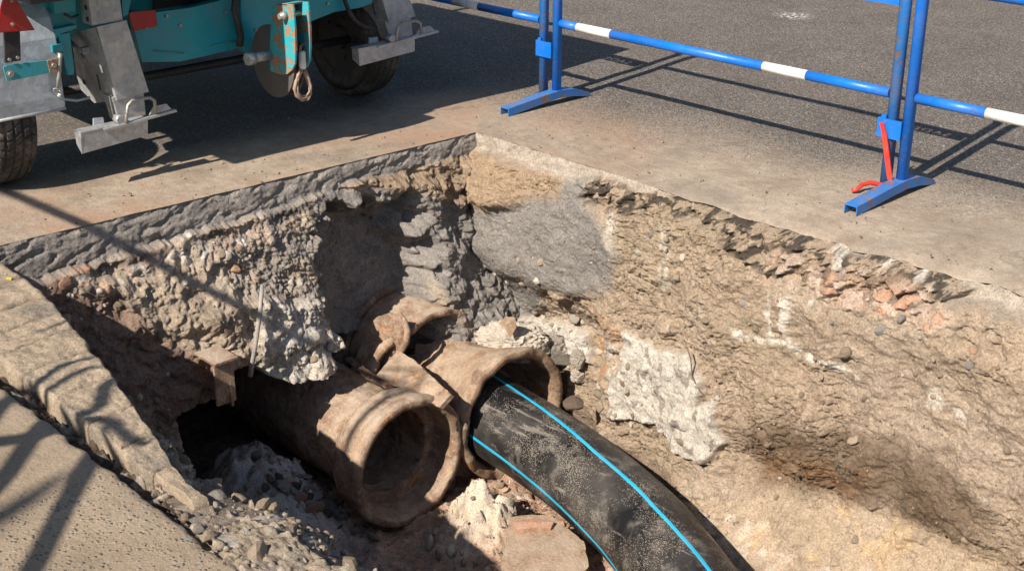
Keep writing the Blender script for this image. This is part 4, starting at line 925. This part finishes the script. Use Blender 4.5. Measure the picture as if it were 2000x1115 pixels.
# ------------------------------------------------------------------ crowd barriers
YB = .67
def barrier(xa, xb, label, foot=True, whites=(), panel=True, tilt=0.):
    root = tag(empty('crowd_barrier', (xa, YB, 0)), label, 'barrier', 'blue and white street barriers')
    rt = .0245
    for xx, z0 in ((xa, .045 if foot else .02), (xb, .02)):
        m = MB().tube([(xx, YB, z0), (xx, YB, 1.12), (xx+(.02 if xx == xa else -.02), YB, 1.185), (xx+(.075 if xx == xa else -.075), YB, 1.205)], rt, 16); m.build('post', M['blue'] if xx == xa else M['blue_worn'], root)
    MB().tube([(xa+.06, YB, 1.205), (xb-.06, YB, 1.205)], rt, 14).build('top_rail', M['blue'], root)
    MB().tube([(xa+rt, YB, .865), (xb-rt, YB, .865)], .021, 14).build('middle_rail', M['blue'], root)
    cuts = sorted(whites); x = xa+rt; segs = []
    for a, b in cuts: segs.append((x, a, 0)); segs.append((a, b, 1)); x = b
    segs.append((x, xb-rt, 0))
    for a, b, wht in segs:
        MB().tube([(a, YB, .415), (b, YB, .415)], .0215 if not wht else .0222, 16).build('white_band' if wht else 'bottom_rail', M['white'] if wht else M['blue'], root)
    if foot:     # bent channel foot: rests on its two ends
        ys = [YB-.37, YB-.12, YB+.0, YB+.10, YB+.22]; zs = [.0, .022, .030, .022, .0]
        b = bmesh.new(); W, H, T = .030, .040, .004
        sec = [(-W, 0), (-W, H), (W, H), (W, 0), (W-T, 0), (W-T, H-T), (-W+T, H-T), (-W+T, 0)]
        rings = [[b.verts.new((xa+sx*(.75 if i in (0, 4) and False else 1), y, z+sz*(.55 if i == 4 else 1))) for sx, sz in sec] for i, (y, z) in enumerate(zip(ys, zs))]
        for r0, r1 in zip(rings, rings[1:]):
            for k in range(8): b.faces.new((r0[k], r0[(k+1) % 8], r1[(k+1) % 8], r1[k]))
        for r_ in (rings[0], rings[-1]):
            for q in ((0, 1, 6, 7), (1, 2, 5, 6), (2, 3, 4, 5)): b.faces.new([r_[k] for k in q])
        bmesh.ops.recalc_face_normals(b, faces=b.faces[:]); me = bpy.data.meshes.new('foot'); b.to_mesh(me); b.free()
        o = link('foot', me, M['blue_worn']); setparent(o, root)
    # hook plate that holds the neighbour's post
    m = MB(); m.box((xa-.115, YB-.036, .235), (xa-.01, YB-.030, .315)); m.box((xa-.121, YB-.036, .235), (xa-.115, YB+.03, .315)); m.box((xa-.105, YB-.0355, .315), (xa-.085, YB-.030, .33))
    m.build('hook_plate', M['blue'], root)
    if panel:    # name plate with cut-out letters hanging from the middle rail
        cu = bpy.data.curves.new('lettering', 'FONT'); cu.body = 'SADE'; cu.size = .072; cu.space_character = 1.25; cu.offset = .002
        ob = bpy.data.objects.new('lettering', cu); COL.objects.link(ob); dg = bpy.context.evaluated_depsgraph_get(); dg.update()
        c2 = ob.evaluated_get(dg).to_curve(dg); pts = [[tuple(p.co[:3]) for p in (s.points if s.type != 'BEZIER' else s.bezier_points)] for s in c2.splines]
        typ = [s.type for s in c2.splines]; bez = [[(tuple(p.handle_left), tuple(p.co), tuple(p.handle_right)) for p in s.bezier_points] for s in c2.splines]
        ob.evaluated_get(dg).to_curve_clear()
        allx = [p[0] for s in pts for p in s]; w_ = max(allx)-min(allx); x_0 = min(allx)
        c3 = bpy.data.curves.new('name_plate', 'CURVE'); c3.dimensions = '2D'; c3.fill_mode = 'BOTH'; c3.extrude = .0015; c3.resolution_u = 4
        for s in bez:
            if not s: continue
            sp = c3.splines.new('BEZIER'); sp.bezier_points.add(len(s)-1); sp.use_cyclic_u = True
            for p, (hl, co_, hr) in zip(sp.bezier_points, s): p.handle_left = hl; p.co = co_; p.handle_right = hr
        sp = c3.splines.new('POLY'); sp.points.add(3); sp.use_cyclic_u = True
        for p, q in zip(sp.points, ((x_0-.075, -.018), (x_0+w_+.030, -.018), (x_0+w_+.030, .085), (x_0-.075, .085))): p.co = (*q, 0, 1)
        bpy.data.objects.remove(ob); bpy.data.curves.remove(cu)
        po = bpy.data.objects.new('name_plate', c3); COL.objects.link(po); dg.update()
        me = bpy.data.meshes.new_from_object(po.evaluated_get(bpy.context.evaluated_depsgraph_get())); bpy.data.objects.remove(po)
        o = link('name_plate', me, M['blue']); o.rotation_euler = (PI/2, 0, PI); o.location = (xb-.03+x_0-.075+.0, YB, .790)   # reads from the street
        o.data.transform(Matrix.Translation((0, 0, 0))); setparent(o, root)
    return root
barrier(-2.16, -.222, 'farthest blue barrier, its end behind the trailer, one white band on the rail', whites=((-1.95, -1.74), (-.925, -.717)))
barrier(-.125, 1.835, 'middle blue barrier with two white bands, standing between the two visible feet', whites=((.02, .25), (1.17, 1.40)))
barrier(1.908, 3.89, 'nearest blue barrier at the right edge, rail scuffed to bare metal beside its white band', whites=((2.24, 2.47), (3.4, 3.62)))
rb = tag(empty('bent_red_bar', (1.84, .60, 0)), 'bent red iron bar leaning on the post, its tail lying on the ground', 'bar')
q = [at(1721, 240, 1, .62), at(1726, 262, 1, .62), at(1732, 310, 1, .62), at(1737, 352, 1, .62)]
MB().prism([q[0]+np.array((-.008, 0, 0)), q[0]+np.array((.010, 0, 0)), q[1]+np.array((.013, 0, 0)), q[2]+np.array((.013, 0, 0)), q[3]+np.array((.014, 0, 0)), q[3]+np.array((-.010, 0, 0)), q[2]+np.array((-.011, 0, 0)), q[1]+np.array((-.011, 0, 0))], (0, .006, 0)).build('upright_strip', M['red_rod'], rb)
MB().tube([at(1664, 372, 2, .012), at(1674, 371, 2, .014), at(1683, 361, 2, .03), at(1700, 357, 2, .035), at(1722, 361, 2, .03), at(1740, 362, 2, .015)], .010, 8).build('bent_tail', M['red_rod'], rb)

# ------------------------------------------------------------------ the trailer
T = tag(empty('cable_trailer', (-.95, -.93, 0)), 'teal and galvanised two-wheeled drum trailer standing behind the left trench edge', 'trailer')
def wheel(x, y0, y1, r, parent):
    yc = (y0+y1)/2; W = y1-y0
    w_ = empty('wheel', (x, yc, r)); setparent(w_, parent)
    th = np.linspace(0, 2*PI, 361)[:-1]; s = np.linspace(-1, 1, 61)
    S, A = np.meshgrid(s, th, indexing='ij')
    R = r*(1-.10*np.abs(S)**6) - .05*r*np.clip((np.abs(S)-.86)/.14, 0, 1)**2
    gr = np.zeros(S.shape)
    for c in (-.58, -.2, .2, .58): gr = np.maximum(gr, 1-sstep(.035, .06, np.abs(S-c)))
    k = 46
    lat = (np.abs(S) > .62) & ((A*k/(2*PI)+.6*S) % 1 < .2)
    lat |= (np.abs(np.abs(S)-.39) < .16) & (((A*k/(2*PI)+S*1.4+.3*np.sin(S*9)) % 1) < .13) | (np.abs(S) < .15) & ((A*k/(2*PI)-S*1.5) % 1 < .12)
    R = R - .009*np.maximum(gr, lat*.85)*(np.abs(S) < .93)
    Pt = np.stack([R*np.cos(A), S*W/2, R*np.sin(A)], -1).transpose(1, 0, 2)
    rs_ = np.array([(W/2, r*.88), (W/2*1.03, r*.76), (W/2*.98, r*.62), (W/2*.9, r*.60)])
    tl = [(-1, q) for q in rs_[::-1]]; 
    side_r = lambda sg: np.stack([np.stack([b_*np.cos(th), np.full_like(th, sg*a_), b_*np.sin(th)], -1) for a_, b_ in (rs_ if sg > 0 else rs_[::-1])], 1)
    Pt = np.concatenate([side_r(-1), Pt, side_r(1)], 1)
    ty = grid_mesh('tyre', Pt, None, M['rubber'], closed=True, smooth=False); ty.parent = w_
    m = MB()
    m.cyl((0, -W/2*.9, 0), (0, W/2*.9, 0), r*.60, 40); o = m.build('rim', M['dark_metal']); o.parent = w_
    m = MB(); m.cyl((0, -W/2*1.15, 0), (0, W/2*1.15, 0), r*.2, 20)
    for i in range(5):
        a = i*2*PI/5
        n_ = MB().cyl((.11*math.cos(a), -W/2*1.0, .11*math.sin(a)), (.11*math.cos(a), W/2*1.0, .11*math.sin(a)), .010, 6).build('wheel_nut', M['dark_metal']); n_.parent = w_
    o = m.build('hub', M['dark_metal']); o.parent = w_
    # stand the wheel on the ground
    ty.data.update(); return w_
wheel(-.86, -2.105, -1.915, .315, T); wheel(-1.0, -.07, .12, .315, T)
bpy.context.view_layer.update()
def L3(px, py, X): return Vector(at(px, py, 0, X))
def pane(name, pts, X, dx, mat, parent=T, bev=.0015, X2=None):
    return MB().prism([L3(a, b, X) for a, b in pts], (-dx, 0, 0), bev).build(name, mat, parent)
# mudguard over the near wheel: bent sheet with rolled lower edge
sec = [(-.545, .345), (-.540, .40), (-.540, .55), (-.548, .64), (-.575, .72), (-.63, .80), (-.72, .86), (-.85, .89), (-1.0, .88), (-1.12, .82), (-1.2, .7)]
def guard(y0, y1, name='mudguard'):
    out = [(x, z) for x, z in sec]; inn = [(x-.003 if z < .7 else x, z-(.003 if z >= .7 else 0)) for x, z in sec]
    b = bmesh.new(); A = []
    for y in (y0, y1): A.append([b.verts.new((x, y, z)) for x, z in out]); A.append([b.verts.new((x, y, z)) for x, z in inn])
    for k in range(len(sec)-1):
        for p_, q_ in ((A[0], A[2]), (A[1], A[3]), (A[0], A[1]), (A[2], A[3])): b.faces.new((p_[k], p_[k+1], q_[k+1], q_[k]))
    bmesh.ops.recalc_face_normals(b, faces=b.faces[:]); me = bpy.data.meshes.new(name); b.to_mesh(me); b.free(); o = link(name, me, M['galv_dull'], smooth=False); setparent(o, T)
    MB().tube([(-.545, y0, .345), (-.545, y1, .345)], .007, 8).build('rolled_edge', M['galv'], T)
    # side skirt
    MB().prism([(x, y1, z) for x, z in sec] + [(-1.15, y1, .55), (-.95, y1, .70), (-.7, y1, .55), (-.60, y1, .36)], (0, -.003, 0)).build('mudguard_side', M['galv_dull'], T)
guard(-2.14, -1.80)
# tail board strip with bolts, lamp bracket, triangle
pane('teal_bracket', [(6, 132), (14, 128), (100, 117), (96, 120), (101, 142), (14, 160)], -.50, .006, M['teal'])
pane('rusted_tab', [(92, 119), (115, 114), (115, 141), (98, 143)], -.495, .006, M['rust'])
for px, py in ((20, 145), (104, 128)):
    p = L3(px, py, -.498); MB().cyl(p, p+Vector((.012, 0, 0)), .011, 6).cyl(p, p+Vector((.002, 0, 0)), .016, 16).build('bolt', M['steel'], T)
pane('rubber_mount', [(8, 60), (39, 58), (41, 119), (10, 124)], -.503, .012, M['dark_metal'])
for px, py in ((18, 117), (34, 113)):
    p = L3(px, py, -.50); MB().cyl(p, p+Vector((.006, 0, 0)), .007, 12).build('rivet', M['steel'], T)
tri = pane('warning_triangle', [(-12, 66), (69, 60), (25, -14), (10, -12)], -.488, .014, M['reflector'], bev=.004)
for px, py in ((24, 48), (22, 2)):
    p = L3(px, py, -.486); MB().cyl(p, p+Vector((.004, 0, 0)), .0075, 12).cyl(p, p+Vector((.007, 0, 0)), .003, 8).build('screw', M['steel'], T)
# chassis post, gussets and cross members behind the leg
pane('chassis_gusset', [(76, 6), (104, -2), (150, -20), (150, 55), (112, 62), (100, 56)], -.60, .012, M['teal'])
pane('chassis_block', [(104, -12), (148, -20), (148, 24), (107, 28)], -.56, .10, M['teal'])
pane('chassis_shelf', [(98, 60), (150, 49), (150, 56), (118, 66), (106, 80), (106, 92), (100, 90)], -.56, .05, M['teal'])
pane('chassis_tube', [(113, 68), (137, 64), (146, 140), (144, 147), (132, 148), (127, 128)], -.56, .06, M['teal'], bev=.006)
pane('hook_lug', [(104, 90), (124, 88), (124, 102), (106, 104)], -.52, .03, M['teal'])
m = MB().tube([L3(118, 104, -.50), L3(117, 115, -.50), L3(115, 150, -.50), L3(112, 172, -.50)], .0085, 10, rr=[.012, .009, .009, .006]); m.build('locking_pin', M['steel'], T)
def ring(c, r, tr, ax, n=24, sx=1., sy=1.):
    c = Vector(c); ax = Vector(ax).normalized(); u = ax.orthogonal().normalized(); v = ax.cross(u)
    if abs(u.z) > abs(v.z): u, v = v, u
    return [c+u*r*sx*math.cos(2*PI*k/n)+v*r*sy*math.sin(2*PI*k/n) for k in range(n+1)]
MB().tube(ring(L3(112, 180, -.50), .014, .002, (1, -.6, 0), 20, .7, 1.3), .0025, 6).build('split_ring', M['steel'], T)
MB().tube([L3(114, 186, -.50), L3(125, 194, -.52), L3(150, 197, -.55), L3(175, 191, -.56)], .006, 8).build('tether_cable', M['galv'], T)
# screw jack legs with foot plates
def leg(pS, X, label):
    """pS maps leg coordinates (photo pixels of the near leg) to this leg's own"""
    g = lambda a, b, x=X: Vector(at(*pS(a, b), 0, x))
    lg = empty('support_leg', g(240, 250)); setparent(lg, T)
    f_tr, f_tl, f_bl, f_br = g(247, 40), g(189, 53), g(229, 197), g(291, 180)
    dep = Vector((-.13, 0, .0))
    # sleeve: two folded sides, the near one with a slanted lower corner
    t = .006
    MB().prism([f_tl, f_tr, f_br, f_bl], (-t, 0, 0), .0015).build('sleeve_face', M['galv'], lg)
    yv = f_tl.y
    def side(a, b): # on the side plane that runs through the left edge of the face
        tt_ = (b-53)/(197-53); 
        base = f_tl.lerp(f_bl, max(0, min(1, tt_)))
        d = _fw + (pS(a, b)[0]-1000)/FPX*_rt + (557.5-pS(a, b)[1])/FPX*_up; k = (base.y-CAM[1])/d[1]; return Vector(CAM+d*k)
    S_ = [side(186, 54), side(150, 62), side(140, 78), side(143, 100), side(150, 150), side(158, 176), side(184, 202), side(228, 197)]
    sp = MB().prism(S_, (0, t, 0), .001).build('sleeve_side', M['galv'], lg)
    # round hole and slot in the side: dark recessed discs
    for a, b, r in ((165, 160, .014), (162, 20, .013), (158, 16, 0), (156, 18, 0)):
        pass
    c = side(164, 160); MB().cyl(c+Vector((0, -.0015, 0)), c+Vector((0, .004, 0)), .0125, 20).build('hole', M['dark_metal'], sp)
    a_, b_ = side(190, 146), side(197, 176); MB().tube([a_+Vector((0, -.001, 0)), b_+Vector((0, -.001, 0))], .0035, 8).build('slot', M['dark_metal'], sp)
    # inner tube: above with a row of holes, below down to the foot
    i_tl, i_tr, i_bl, i_br = g(165, -70), g(226, -90), g(183, 52), g(243, 42)
    it = MB(); P4 = [i_tl, i_tr, i_br, i_bl]; it.prism([p+Vector((-.012, 0, 0)) for p in P4], (-.085, 0, 0), .003); it = it.build('inner_tube', M['galv'], lg)
    for a, b in ((150, -4), (156, 18), (163, 41)):
        base = i_tl.lerp(i_bl, (b+70)/122.)+Vector((-.045, 0, 0)); MB().cyl(base+Vector((0, -.0015, 0)), base+Vector((0, .004, 0)), .011, 18).build('hole', M['dark_metal'], it)
    l_ = [g(222, 192), g(283, 178), g(288, 226), g(236, 240)]
    MB().prism([p+Vector((-.012, 0, 0)) for p in l_], (-.085, 0, 0), .003).build('inner_tube', M['galv'], lg)
    # foot: angle plate, its lip hanging down, a sloping front edge and a bent handle
    F1, F2, F3 = g(157, 259), g(290, 229), g(346, 212)
    MB().prism([g(157, 259, X+.07), g(289, 231, X+.07), g(289, 265, X+.07), g(160, 301, X+.07)], (-.006, 0, 0), .0015).build('foot_lip', M['galv'], lg)
    a0, a1 = g(157, 259, X+.072), g(289, 231, X+.072)
    MB().prism([a0, a1, a1+Vector((-.06, 0, .0)), a0+Vector((-.06, 0, .0))], (0, 0, -.006), .001).build('foot_plate', M['galv'], lg)
    MB().prism([a0+Vector((0, .0, -.006)), a0+Vector((-.055, 0, .0)), a0+Vector((-.05, 0, -.06)), g(160, 301, X+.07)], (0, .006, 0)).build('foot_gusset', M['galv'], lg)
    MB().prism([g(203, 253, X+.085), g(344, 214, X+.085), g(347, 219, X+.085), g(206, 258, X+.085)], (-.025, 0, 0), .002).build('foot_rail', M['galv'], lg)
    MB().prism([g(290, 229, X+.03), g(300, 209, X+.03), g(325, 203, X+.03), g(336, 214, X+.03)], (-.006, 0, 0), .001).build('foot_tab', M['galv'], lg)
    hp = [(246, 241), (247, 226), (250, 206), (258, 197), (275, 193), (293, 191), (302, 197), (304, 221)]
    MB().tube([g(a, b, X+.08) for a, b in hp], .0075, 10).build('foot_handle', M['steel'], lg)
    p = g(232, 233, X+.06); MB().cyl(p+Vector((.02, 0, 0)), p+Vector((-.02, 0, 0)), .02, 6).build('foot_bolt', M['galv'], lg)
    MB().prism([g(183, 232, X), g(202, 230, X), g(206, 252, X+.02), g(183, 256, X+.02)], (-.01, 0, 0), .001).build('foot_bracket', M['galv'], lg)
    # spring pin through the sleeve
    pa, pb = side(132, 62), side(168, 96)
    m = MB().tube([pa+Vector((0, -.03, 0)), pb+Vector((0, -.03, 0))], .008, 10).tube([side(170, 103)+Vector((0, -.028, 0)), side(181, 121)+Vector((0, -.028, 0))], .005, 8); m.build('spring_pin', M['steel'], lg)
    m = MB().box(side(174, 97)+Vector((-.012, -.035, -.014)), side(174, 97)+Vector((.012, .0, .012)), bev=.003); m.build('pin_boss', M['galv'], lg)
    tag(lg, label=label); return lg
leg(lambda a, b: (a, b), -.50, None)
leg(lambda a, b: (700+(a-157)*.835, 96+(b-259)*.80), -.60, None)
# rear beam, tank panel, red reflector
pane('rear_beam', [(262, 22), (300, 26), (372, 16), (478, -10), (478, 92), (392, 112), (352, 121), (278, 122), (262, 60)], -.66, .05, M['teal'])
pane('underbody_panel', [(300, 20), (300, -60), (470, -80), (470, -8)], -.95, .01, M['dark_metal'])
pane('tank_panel', [(470, -30), (728, -60), (728, 8), (702, 16), (652, 22), (602, 42), (576, 62), (556, 90), (500, 112), (486, 108), (470, 90)], -.62, .06, M['teal'], bev=.006)
pane('red_reflector', [(251, 28), (256, 24), (304, 20), (308, 52), (262, 62), (258, 50)], -.645, .012, M['reflector'], bev=.003)
p = L3(286, 56, -.643); MB().cyl(p, p+Vector((.003, 0, 0)), .004, 10).build('screw', M['steel'], T)
MB().tube([L3(462, -20, -.60), L3(458, 20, -.60), L3(466, 50, -.60), L3(470, 72, -.60), L3(468, 90, -.61)], .016, 10).build('hose', M['dark_metal'], T)
pane('wheel_arch', [(596, 30), (720, 8), (720, 90), (690, 140), (640, 110), (600, 95)], -1.32, .02, M['dark_metal'])
pane('strut', [(236, -20), (262, -24), (250, 30), (240, 34)], -.62, .02, M['teal'])
MB().tube([L3(672, -12, -.60), L3(674, 4, -.59), L3(682, 24, -.58), L3(694, 42, -.575), L3(712, 54, -.58), L3(726, 56, -.60)], .011, 8).build('hose', M['dark_metal'], T)
for a_, b_, x_ in ((325, 32, -.658), (352, 50, -.658), (440, 24, -.658), (500, 60, -.618), (640, 8, -.618), (590, 20, -.618)):
    p = L3(a_, b_, x_); MB().cyl(p, p+Vector((.006, 0, 0)), .008, 6).build('bolt', M['steel'], T)
for pts_ in (((300, 100), (330, 103), (360, 104)), ((410, 92), (440, 84), (470, 80))):
    MB().tube([L3(a_, b_, -.655) for a_, b_ in pts_], .003, 6).build('weld_bead', M['teal_rust'], T)
MB().tube([L3(125, 28, -.55), L3(140, 36, -.54), L3(152, 30, -.55)], .006, 8).build('hydraulic_line', M['dark_metal'], T)
# cable guide: two rusty side plates, sheave disc, axle bolt
YG = -.865
def G(px, py, y=YG):
    d = _fw + (px-1000)/FPX*_rt + (557.5-py)/FPX*_up; k = (y-CAM[1])/d[1]; return Vector(CAM+d*k)
cg = empty('cable_guide', G(550, 140)); setparent(cg, T)
MB().prism([G(a, b) for a, b in ((532, 14), (540, 8), (571, 9), (573, 20), (576, 60), (577, 100), (576, 125), (570, 138), (560, 146), (548, 147), (528, 140), (526, 95), (529, 50))], (0, .010, 0), .002).build('side_plate', M['teal_rust'], cg)
o_ = Vector((0, .078, 0))
MB().prism([G(a, b)+o_ for a, b in ((540, 8), (571, 9), (573, 20), (576, 60), (577, 100), (576, 125), (570, 138), (560, 146), (548, 147), (528, 140), (526, 95), (529, 50))], (0, .010, 0), .002).build('side_plate', M['teal_rust'], cg)
MB().prism([G(536, 10), G(541, 7), G(562, 8), G(560, 12)], (0, .088, 0), .001).build('bridge_plate', M['teal_rust'], cg)
p = G(558, 31); MB().cyl(p+Vector((0, -.035, 0)), p+Vector((0, .08, 0)), .013, 12).cyl(p+Vector((0, -.022, 0)), p, .02, 6).build('axle_bolt', M['steel'], cg)
p = G(528, 108); MB().cyl(p+Vector((0, -.10, 0)), p+Vector((0, .0, 0)), .022, 16).cyl(p+Vector((0, -.125, 0)), p+Vector((0, -.085, 0)), .030, 6).build('clamp_bolt', M['galv'], cg)
c = G(543, 118, YG+.044)
MB().cyl(c+Vector((0, -.030, 0)), c+Vector((0, -.022, 0)), .165, 48).cyl(c+Vector((0, -.022, 0)), c+Vector((0, .022, 0)), .14, 48).cyl(c+Vector((0, .022, 0)), c+Vector((0, .03, 0)), .165, 48).build('sheave', M['steel_dark'], cg)
# wire rope sling: pressed ferrule and a loop of strands
rp = tag(empty('wire_rope_sling', G(590, 130, YG+.06)), 'rusty wire rope loop with a shiny crimped sleeve hanging from the cable guide', 'rope')
def RX(px, py): return L3(px, py, G(560, 90, YG).x+.03)
for k, (dx, dy) in enumerate(((-.7, 0), (.7, .3), (0, -.9), (0, .8), (.4, -.4))):
    lp = [(588, 132), (583, 146), (578, 160), (576, 174), (580, 187), (590, 195), (600, 193), (607, 183), (607, 168), (602, 152), (595, 138), (591, 132)]
    r3 = []
    for i, (a, b) in enumerate(lp):
        ins = 1-abs(k-2)*.0
        ca, cb = 592, 170
        s_ = (1.0, .88, .78, 1.04, .93)[k]
        r3.append(RX(ca+(a-ca)*s_+dx, cb+(b-cb)*s_+dy)+Vector((.006*math.sin(i*1.7+k*1.3), 0, 0)))
    MB().tube(r3, .0058, 7).build('strand', M['rope'], rp)
MB().tube([RX(590, 100), RX(590, 104), RX(591, 131), RX(591, 135)], .016, 14, rr=[.012, .017, .017, .013]).build('ferrule', M['white'], rp)
MB().tube([RX(586, 102), RX(587, 91), RX(592, 86), RX(597, 91), RX(597, 60), RX(596, 35)], .006, 8).build('rope_eye', M['rope'], rp)
# upper body, mostly above the picture: deck, drum and frame that throw the big shadow
MB().box((-2.7, -1.88, .50), (-.98, .10, .80), bev=.01).build('deck', M['teal'], T)
MB().box((-2.5, -1.95, .80), (-.46, .22, 1.45), bev=.02).build('housing', M['teal'], T)
MB().box((-.62, -2.02, .84), (-.24, -1.62, 1.02), bev=.01).build('shadow_board', M['dark_metal'], T)  # unseen board, added to throw shadow on the pavement
MB().box((-.46, -2.30, 1.00), (-.20, -1.55, 1.45), bev=.02).build('shadow_overhang', M['teal'], T)  # unseen overhang, added to bring the trailer's shadow edge forward
MB().box((-.46, -1.3, .95), (-.30, -.3, 1.30), bev=.02).build('tool_box', M['teal'], T)
MB().box((-3.6, -.98, .50), (-.70, -.86, .60), bev=.005).build('drawbar', M['teal'], T)
MB().cyl((-.92, -1.9, .315), (-.92, .1, .315), .02, 14).build('axle', M['dark_metal'], T)
MB().cyl((-1.5, -1.5, .62), (-1.5, -.3, .62), .30, 40).build('cable_drum', M['dark_metal'], T)

# ------------------------------------------------------------------ unseen tree beside the camera, leaves and pole shaped for the shadows they cast
S3 = lambda px, py, z=0.: Vector(at(px, py, 2, z))
tr = tag(empty('tree', (-1.4, -4.75, 0)), 'unseen tree left of the camera, strap-like leaves and a straight pole added to cast shadows', 'tree')
A = Vector((-.723, -2.039, 0))-LD*2.9; B = Vector((.1, -1.117, -.736))-LD*3.1; D_ = (B-A).normalized()
br0 = A - D_*1.1; br1 = B + D_*.42
MB().tube([(-1.45, -4.8, 0), (-1.42, -4.75, .8), (-1.48, -4.72, 1.6), br0], .08, 14, rr=[.09, .075, .06, .022]).build('unseen_trunk', M['bark'], tr)
MB().tube([br0, A, B, br1], .02, 10, rr=[.022, .021, .020, .018]).build('shadow_pole', M['bark'], tr)  # straight pole added to throw the long thin shadow
def leaf(sh, s, width, start=.0):
    """strap leaf hung from the pole; shaped so its shadow follows the given polyline"""
    pts = [Vector(p)-LD*s for p in sh]
    root = A - D_*.55 if start == 0 else B + D_*.1
    P0 = [root]+pts; N_ = 40; P_ = []
    for i in range(N_+1):
        u = i/N_*(len(P0)-1); k = min(int(u), len(P0)-2); f = u-k
        a, b, c, d = [P0[max(0, min(len(P0)-1, k+j))] for j in (-1, 0, 1, 2)]
        P_.append(.5*((2*b)+(-a+c)*f+(2*a-5*b+4*c-d)*f*f+(-a+3*b-3*c+d)*f**3))
    b = bmesh.new(); rows = []
    for i, p in enumerate(P_):
        t = (P_[min(i+1, N_)]-P_[max(i-1, 0)]).normalized(); sd_ = t.cross(LD).normalized()
        wd = width*.5*min(1, i/6+.25)*min(1, (N_-i)/10+.1); v = t.cross(sd_)
        rows.append([b.verts.new(p-sd_*wd), b.verts.new(p+v*wd*.25), b.verts.new(p+sd_*wd)])
    for r0, r1 in zip(rows, rows[1:]):
        for k in range(2): b.faces.new((r0[k], r0[k+1], r1[k+1], r1[k])).smooth = True
    me = bpy.data.meshes.new('leaf'); b.to_mesh(me); b.free(); o = link('leaf', me, M['leaf']); setparent(o, tr)  # unseen leaf, added for the shadow it casts
G0 = lambda *p: [S3(a, b) for a, b in p]
leaf(G0((-120, 740), (-40, 742), (50, 750), (111, 722), (150, 702), (205, 692)), 2.3, .030)
leaf(G0((-140, 790), (-40, 790), (60, 772), (130, 737), (170, 717), (215, 716)), 2.3, .026)
leaf(G0((-120, 850), (-20, 860), (80, 845), (145, 812), (190, 790), (204, 758), (228, 738), (250, 742)), 2.4, .040)
leaf(G0((-220, 1060), (-80, 1010), (0, 942), (62, 855), (97, 812), (112, 785)), 2.3, .050)
leaf(G0((-500, 1250), (-200, 1260), (0, 1190), (60, 1115), (120, 1000), (172, 905), (192, 860), (200, 830)), 2.3, .050)
leaf(G0((-160, 900), (-60, 870), (0, 800), (34, 757), (50, 735)), 2.3, .036)
leaf(G0((-120, 870), (-20, 868), (80, 852), (150, 822), (205, 818), (250, 855), (283, 864), (303, 846)), 2.3, .032)
leaf(G0((-300, 1100), (-100, 1060), (30, 990), (150, 908)), 6.5, .07)
W0 = lambda *p: [Vector(at(a, b, 0, .56)) for a, b in p]
leaf(W0((560, 640), (640, 700), (730, 762), (716, 785), (682, 812), (655, 862), (652, 930)), 4.4, .026, 1)
leaf(W0((600, 640), (690, 700), (775, 765), (730, 780), (697, 812), (684, 870), (690, 935)), 4.4, .022, 1)
leaf(W0((620, 600), (720, 690), (810, 770), (770, 790), (720, 830), (700, 900)), 4.5, .018, 1)
